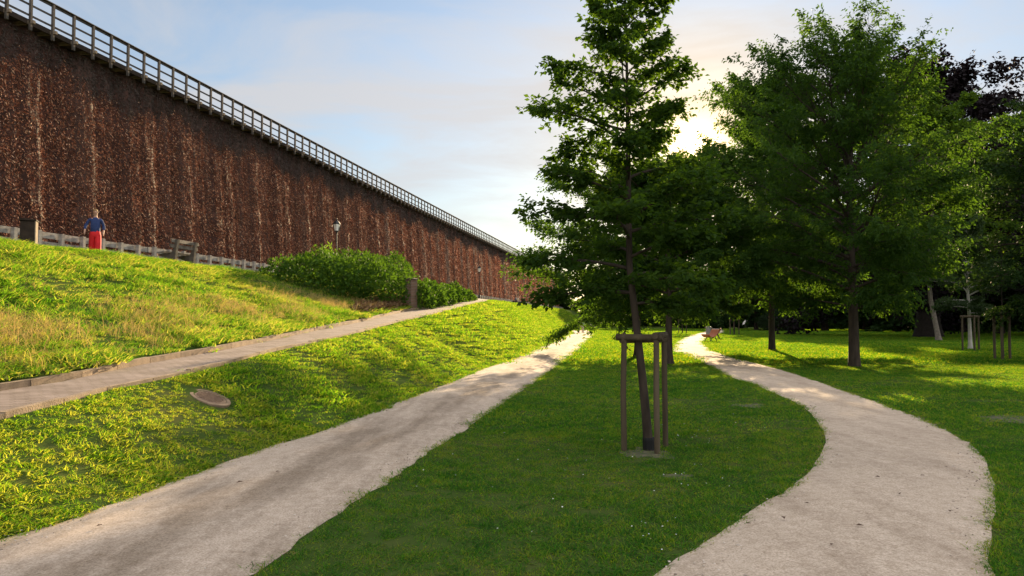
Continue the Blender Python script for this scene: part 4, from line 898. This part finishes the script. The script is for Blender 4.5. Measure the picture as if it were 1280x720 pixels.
BLACKC = mat('black_cloth', (.012, .012, .016), .8, .2, 8); WHITEC = mat('white_cloth', (.72, .72, .74), .8, .06, 8); BEIGE = mat('beige_cloth', (.50, .42, .33), .8, .1, 8); BROWNH = mat('brown_hair', (.05, .03, .018), .6, .2, 20); GREYC = mat('grey_cloth', (.16, .18, .22), .8, .1, 8); BLUEC = mat('pale_blue_cloth', (.30, .38, .52), .8, .1, 8)
q = onbank(117, 19.4, ZC)
person('woman in blue shirt and wide red trousers walking along the crest', q, R(28), 1.68, DENIM, RED, BLOND, loose=True, arms=((-.15, -.10), (.08, .0)), stride=.10)
q = at(723, 416.6); person('walker dressed in black on the straight gravel path', q, R(170), 1.8, BLACKC, BLACKC, BROWNH, stride=.22)
q = at(728.5, 416.4); person('walker in pale clothes beside the walker in black', q, R(170), 1.7, WHITEC, BEIGE, BLOND, stride=.2, hairlen=.12)
u_b = np.array([SA, CA, 0])
person('person in grey sitting on the far crest bench left of the round bin', bk1 + u_b * -.35 + [0, 0, -.03], -A + R(90) + R(180), 1.7, GREYC, BLACKC, BROWNH, pose='sit')
person('person in pale blue sitting on the farthest crest bench', bk2 + u_b * .3 + [0, 0, -.03], -A - R(90), 1.7, BLUEC, GREYC, BLOND, pose='sit')
person('person in a white shirt standing beyond the stakes at the far right', atd(1234, 96), R(40), 1.75, WHITEC, BLACKC, BROWNH, stride=.05)

BARE = [(848, 596, .2, .1), (936, 507, .4, .22), (1268, 525, .8, .4), (808, 566, .4, .26)]
M_SOIL = mat('bare_soil', (.15, .125, .08), .95, .35, 9, .6, 40, col2=(.05, .072, .024)); bc = []
rb = np.random.default_rng(19)
for px, py, ra, rb_ in BARE:
    c = at(px, py); n = 40; w = np.arange(n) * 2 * np.pi / n; wob = 1 + .22 * np.sin(w * 3 + px) + .15 * np.sin(w * 5 + py) + rb.normal(0, .07, n)
    V = [(c[0], c[1], .010)] + [(c[0] + ra * .8 * np.cos(a) * k, c[1] + rb_ * 1.6 * np.sin(a) * k, .002) for a, k in zip(w, wob)]; bc.append((c[0], c[1], ra * .8, rb_ * 1.6))
    bm_ = MB().raw(V, [(0, 1 + k, 1 + (k + 1) % n) for k in range(n)]); tag(bm_.build('bare_ground', M_SOIL), kind='structure')
# ------------------------------------------------------------------ grass, stones, daisies and leaf litter
def tuft(name, m, nb, spread, h, w, lean, seed):
    r = np.random.default_rng(seed); a = r.uniform(0, 6.28, nb); q = spread * np.sqrt(r.random(nb)); b = np.stack([q * np.cos(a), q * np.sin(a), 0 * q - .01], 1)
    d = np.stack([r.normal(0, lean, nb), r.normal(0, lean, nb), np.ones(nb)], 1); hh = (h * r.uniform(.45, 1.15, nb))[:, None]; f = r.uniform(0, 6.28, nb); s = np.stack([np.cos(f), np.sin(f), 0 * f], 1) * w * .5
    mid = b + d * hh * .55; tip = b + d * hh * .9 + np.stack([d[:, 0], d[:, 1], 0 * a], 1) * hh * .9
    V = np.stack([b - s, b + s, mid + s * .8, mid - s * .8, tip + s * .12, tip - s * .12], 1).reshape(-1, 3); k = np.arange(nb)[:, None] * 6
    me = np_mesh(name, V, np.concatenate([k + [[0, 1, 2, 3]], k + [[3, 2, 4, 5]]]), m); return bpy.data.objects.new(name, me)
def scatter(name, P, scl, sources, seed, tilt=0.0):
    r = np.random.default_rng(seed); n = len(P); me = bpy.data.meshes.new(name); me.vertices.add(n); me.vertices.foreach_set('co', np.ascontiguousarray(P, np.float32).ravel())
    a = me.attributes.new('scl', 'FLOAT', 'POINT'); a.data.foreach_set('value', np.ascontiguousarray(scl, np.float32))
    rot = np.stack([r.normal(0, tilt, n), r.normal(0, tilt, n), r.uniform(0, 6.28, n)], 1); a = me.attributes.new('rot', 'FLOAT_VECTOR', 'POINT'); a.data.foreach_set('vector', np.ascontiguousarray(rot, np.float32).ravel())
    o = link(name, me); ng = bpy.data.node_groups.new(name, 'GeometryNodeTree'); ng.interface.new_socket('Geometry', in_out='INPUT', socket_type='NodeSocketGeometry'); ng.interface.new_socket('Geometry', in_out='OUTPUT', socket_type='NodeSocketGeometry')
    N, K = ng.nodes.new, ng.links.new; gi, go = N('NodeGroupInput'), N('NodeGroupOutput'); ip = N('GeometryNodeInstanceOnPoints'); jn = N('GeometryNodeJoinGeometry')
    for so in sources:
        oi = N('GeometryNodeObjectInfo'); oi.inputs['Object'].default_value = so; oi.inputs['As Instance'].default_value = True; K(oi.outputs['Geometry'], jn.inputs[0])
    s1 = N('GeometryNodeInputNamedAttribute'); s1.data_type = 'FLOAT'; s1.inputs[0].default_value = 'scl'; s2 = N('GeometryNodeInputNamedAttribute'); s2.data_type = 'FLOAT_VECTOR'; s2.inputs[0].default_value = 'rot'
    er = N('FunctionNodeEulerToRotation'); K(s2.outputs[0], er.inputs[0])
    K(gi.outputs[0], ip.inputs['Points']); K(jn.outputs[0], ip.inputs['Instance']); ip.inputs['Pick Instance'].default_value = True; K(er.outputs[0], ip.inputs['Rotation']); K(s1.outputs[0], ip.inputs['Scale']); K(ip.outputs[0], go.inputs[0])
    md = o.modifiers.new('scatter', 'NODES'); md.node_group = ng; return o
rg = np.random.default_rng(77)
def frustum(d0, d1, dens, left=-.82, right=.82):
    n = int(dens * .5 * (right - left) * (d1 ** 2 - d0 ** 2)); d = np.sqrt(rg.uniform(d0 ** 2, d1 ** 2, n)); return d * rg.uniform(left, right, n), d
def nse(x, y, f, ph=0): return .5 + .25 * (np.sin(x * f + ph + 1.7 * np.sin(y * f * .7)) + np.sin(y * f * 1.3 + 2 * ph + 1.3 * np.sin(x * f * .9)))
def split(x, y):
    p, s = ps(x, y); pg, p1, z1, p2, z2 = edge_at(s); pg = np.minimum(pg, p1 - .4)
    onp = inside(POLY_L, x, y) | inside(POLY_R, x, y) | (np.hypot(x - MHQ[0], y - MHQ[1]) < .36)
    lawn = (p < pg) & ~onp; low = (p >= pg) & (p < p1 - .1) & ~onp; upb = (p > p2 + .13) & (p < PC + .6) & (s < 95); far_ = (p > p2 + .13) & (p < PC + 1) & (s >= 95)
    return lawn, low | far_, upb, p, s
T_L = [[tuft('lawn_tuft', M_LAWN, 15, .08, .045, .0065, .6, 1), tuft('lawn_tuft', M_LAWN, 14, .085, .036, .008, .9, 2), tuft('lawn_tuft', M_LAWN, 10, .06, .06, .005, .5, 41), tuft('clover_tuft', M_LAWN, 12, .07, .028, .016, 1.1, 42)], [tuft('lawn_tuft', M_LAWN, 26, .20, .055, .010, .6, 3), tuft('lawn_tuft', M_LAWN, 26, .2, .045, .011, .7, 4)], [tuft('lawn_tuft', M_LAWN, 46, .6, .095, .03, .5, 5), tuft('lawn_tuft', M_LAWN, 46, .6, .08, .032, .6, 6)]]
T_B = [[tuft('bank_tuft', M_BANK, 20, .09, .060, .007, .55, 7), tuft('bank_tuft', M_BANK, 18, .09, .045, .009, .8, 8), tuft('weed_tuft', M_BANK, 12, .07, .05, .020, 1.0, 43)], [tuft('bank_tuft', M_BANK, 30, .20, .07, .012, .6, 9), tuft('bank_tuft', M_BANK, 28, .2, .055, .016, .85, 10)], [tuft('bank_tuft', M_BANK, 70, .55, .09, .022, .6, 11), tuft('bank_tuft', M_BANK, 70, .55, .07, .026, .8, 12)]]
T_W = [[tuft('meadow_tuft', M_WILD, 24, .13, .15, .007, .5, 13), tuft('meadow_tuft', M_WILD, 22, .12, .09, .011, .8, 14), tuft('weed_tuft', M_WILD, 16, .11, .10, .026, .9, 44)], [tuft('meadow_tuft', M_WILD, 38, .25, .15, .011, .5, 15), tuft('meadow_tuft', M_WILD, 36, .25, .10, .015, .8, 16), tuft('weed_tuft', M_WILD, 26, .2, .11, .028, .9, 45)]]
T_D = [tuft('dry_tuft', M_DRY, 14, .12, .42, .007, .28, 17), tuft('dry_tuft', M_DRY, 12, .14, .34, .008, .35, 18)]
PL, PB, PWd = [[], [], []], [[], [], []], [[], []]
for lv, (d0, d1, dn, db, dw) in enumerate(((2.2, 12, 260, 230, 90), (12, 30, 46, 58, 34), (30, 105, 8, 10, 11))):
    d1x = d1 if d1 < 100 else 150; x, y = frustum(d0, d1x, max(dn, db, dw)); lawn, low, upb, p, s = split(x, y); u = rg.random(len(x)) * max(dn, db, dw); z = zt(p, s)
    bare = nse(x, y, 1.1, .4) * nse(x, y, 2.7, 2.) < .035
    for bx_, by_, ra, rb2 in bc: bare |= ((x - bx_) / ra) ** 2 + ((y - by_) / rb2) ** 2 < rg.uniform(.5, 1.1, len(x))
    PL[lv].append(np.column_stack([x, y, z])[lawn & (u < dn) & ~(bare & (rg.random(len(x)) < .58))]); PB[lv].append(np.column_stack([x, y, z])[low & (u < db)])
    PWd[min(lv, 1)].append(np.column_stack([x, y, z])[upb & (u < dw)])
for lv in range(3):
    P = np.concatenate(PL[lv]); tag(scatter('lawn_grass', P, rg.uniform(.7, 1.25, len(P)) * (.75 + .5 * nse(P[:, 0], P[:, 1], .8)), T_L[lv], 100 + lv), 'short mown green grass of the lawn', 'grass', kind='stuff')
    P = np.concatenate(PB[lv]); tag(scatter('bank_grass', P, rg.uniform(.6, 1.3, len(P)) * (.55 + .9 * nse(P[:, 0], P[:, 1], 1.6, 1.)), T_B[lv], 110 + lv), 'sunlit rough grass on the lower bank', 'grass', kind='stuff')
for lv in range(2):
    P = np.concatenate(PWd[lv]); tag(scatter('meadow_grass', P, rg.uniform(.55, 1.25, len(P)) * (.6 + .8 * nse(P[:, 0], P[:, 1], 1.1, 2.)), T_W[lv], 120 + lv), 'long unmown grass on the upper bank', 'grass', kind='stuff')
# dry grass band above the ramp
n = 10500; s = rg.uniform(0, 46, n); _, p1, z1, p2, z2 = edge_at(s); off_ = np.abs(rg.normal(1.7, .8, n)) + .35; p = p2 + off_
XY = W(p, s, zt(p, s)); keep = (rg.random(n) < np.clip(1.5 * (nse(XY[:, 0], XY[:, 1], 1.0, 3.) - .25), 0, 1) * np.interp(s, [0, 10, 30, 46], [.5, .45, .35, .6])) & (p < PC)
P = XY[keep]; tag(scatter('dry_grass', P, rg.uniform(.5, 1.1, len(P)), T_D, 130), 'tawny dry seed grass above the paved ramp', 'grass', kind='stuff')
# long grass at path and kerb edges
EP = []
for poly, m_ in ((POLY_L, 420), (POLY_R, 420)):
    for line in (poly[:m_], poly[m_:]):
        d = np.concatenate([[0], np.cumsum(np.linalg.norm(np.diff(line, axis=0), axis=1))]); t = rg.uniform(0, d[-1], int(d[-1] * 26))
        e = np.stack([np.interp(t, d, line[:, k]) for k in (0, 1)], 1) + rg.normal(0, .05, (len(t), 2)); EP.append(e)
EP = np.concatenate(EP); k = (EP[:, 1] > 2) & (EP[:, 1] < 42); EP = EP[k]; EP = EP[rg.random(len(EP)) < np.clip(2.2 * nse(EP[:, 0], EP[:, 1], 1.9, 1.) - .25, .05, 1)]
tag(scatter('path_edge_grass', np.column_stack([EP, np.full(len(EP), .01)]), rg.uniform(.5, 1.3, len(EP)), [T_L[0][0], T_L[0][1], tuft('edge_tuft', M_DRY, 10, .07, .03, .006, .9, 31)], 135), 'ragged grass growing over the gravel path edges', 'grass', kind='stuff')
# stones on the gravel
def pebble(seed, m):
    bm = bmesh.new(); bmesh.ops.create_icosphere(bm, subdivisions=1, radius=1); r = random.Random(seed)
    for v in bm.verts: v.co = v.co * r.uniform(.75, 1.15); v.co.z *= .6
    me = bpy.data.meshes.new('pebble'); bm.to_mesh(me); bm.free(); me.materials.append(m); return bpy.data.objects.new('pebble', me)
x, y = frustum(2.5, 16, 110); on = inside(POLY_L, x, y) | inside(POLY_R, x, y); k = on & (rg.random(len(x)) < np.clip(nse(x, y, 1.7) ** 2 * 1.6, .1, 1)); P = np.column_stack([x[k], y[k], np.full(k.sum(), .03)])
tag(scatter('path_pebbles', P, rg.uniform(.003, .011, len(P)) * np.where(rg.random(len(P)) < .03, 1.8, 1), [pebble(1, mat('pebble_grey', (.42, .36, .30), .9, .3, 3)), pebble(2, mat('pebble_dark', (.26, .21, .17), .9, .3, 3)), pebble(3, mat('pebble_pale', (.60, .53, .46), .9, .2, 3))], 140), 'loose small stones scattered over the gravel', 'gravel', kind='stuff')
# daisies
dm = MB(); dm.lathe([(.003, .0), (.009, .002), (.008, .004)], 9); dz = bpy.data.objects.new('daisy', dm.mesh('daisy', mat('daisy_petals', (.80, .80, .76), .7, .05, 6)))
P = []
for px, py, sx, sy, n in ((860, 545, 25, 12, 12), (900, 540, 40, 20, 10), (680, 640, 60, 30, 9), (880, 600, 30, 15, 14), (820, 665, 30, 12, 12), (560, 600, 60, 30, 6), (930, 520, 40, 10, 8), (700, 560, 60, 25, 10)):
    for _ in range(n):
        q = at(rg.normal(px, sx), max(rg.normal(py, sy), 470)); P.append((q[0], q[1], .045))
P = np.array(P); lawn = split(P[:, 0], P[:, 1])[0]; P = P[lawn]
tag(scatter('daisies', P, rg.uniform(.45, .85, len(P)), [dz], 150, .3), 'tiny white daisies dotted in the near lawn', 'flowers', kind='stuff')
# fallen leaves on the curved path
lm = mat('fallen_leaf', (.09, .05, .03), .8, .3, 20)
V, F = leaf_quads(np.array([[0, -.035, .008]]), np.array([[0, 1., .12]]), np.array([[.1, 0, 1.]]), [.07], [.035], .2); lme = np_mesh('fallen_leaf', V, F, lm)
for k, (px, py) in enumerate(((1097, 603), (1124, 625), (1187, 647), (1231, 649), (1075, 666), (979, 656), (1153, 601), (1219, 585), (1221, 608), (1183, 590), (936, 663), (1009, 637), (1040, 690), (124, 666), (300, 610), (347, 596))):
    q = at(px, py); o = link('fallen_leaf', lme, None, (q[0], q[1], .05), rt.uniform(0, 6.28)); tag(o, 'small dry brown leaf lying on the gravel of a path', 'leaf', 'dry leaves fallen on the gravel paths'); s_ = rt.uniform(.6, 1.2); o.scale = (s_, s_, s_)
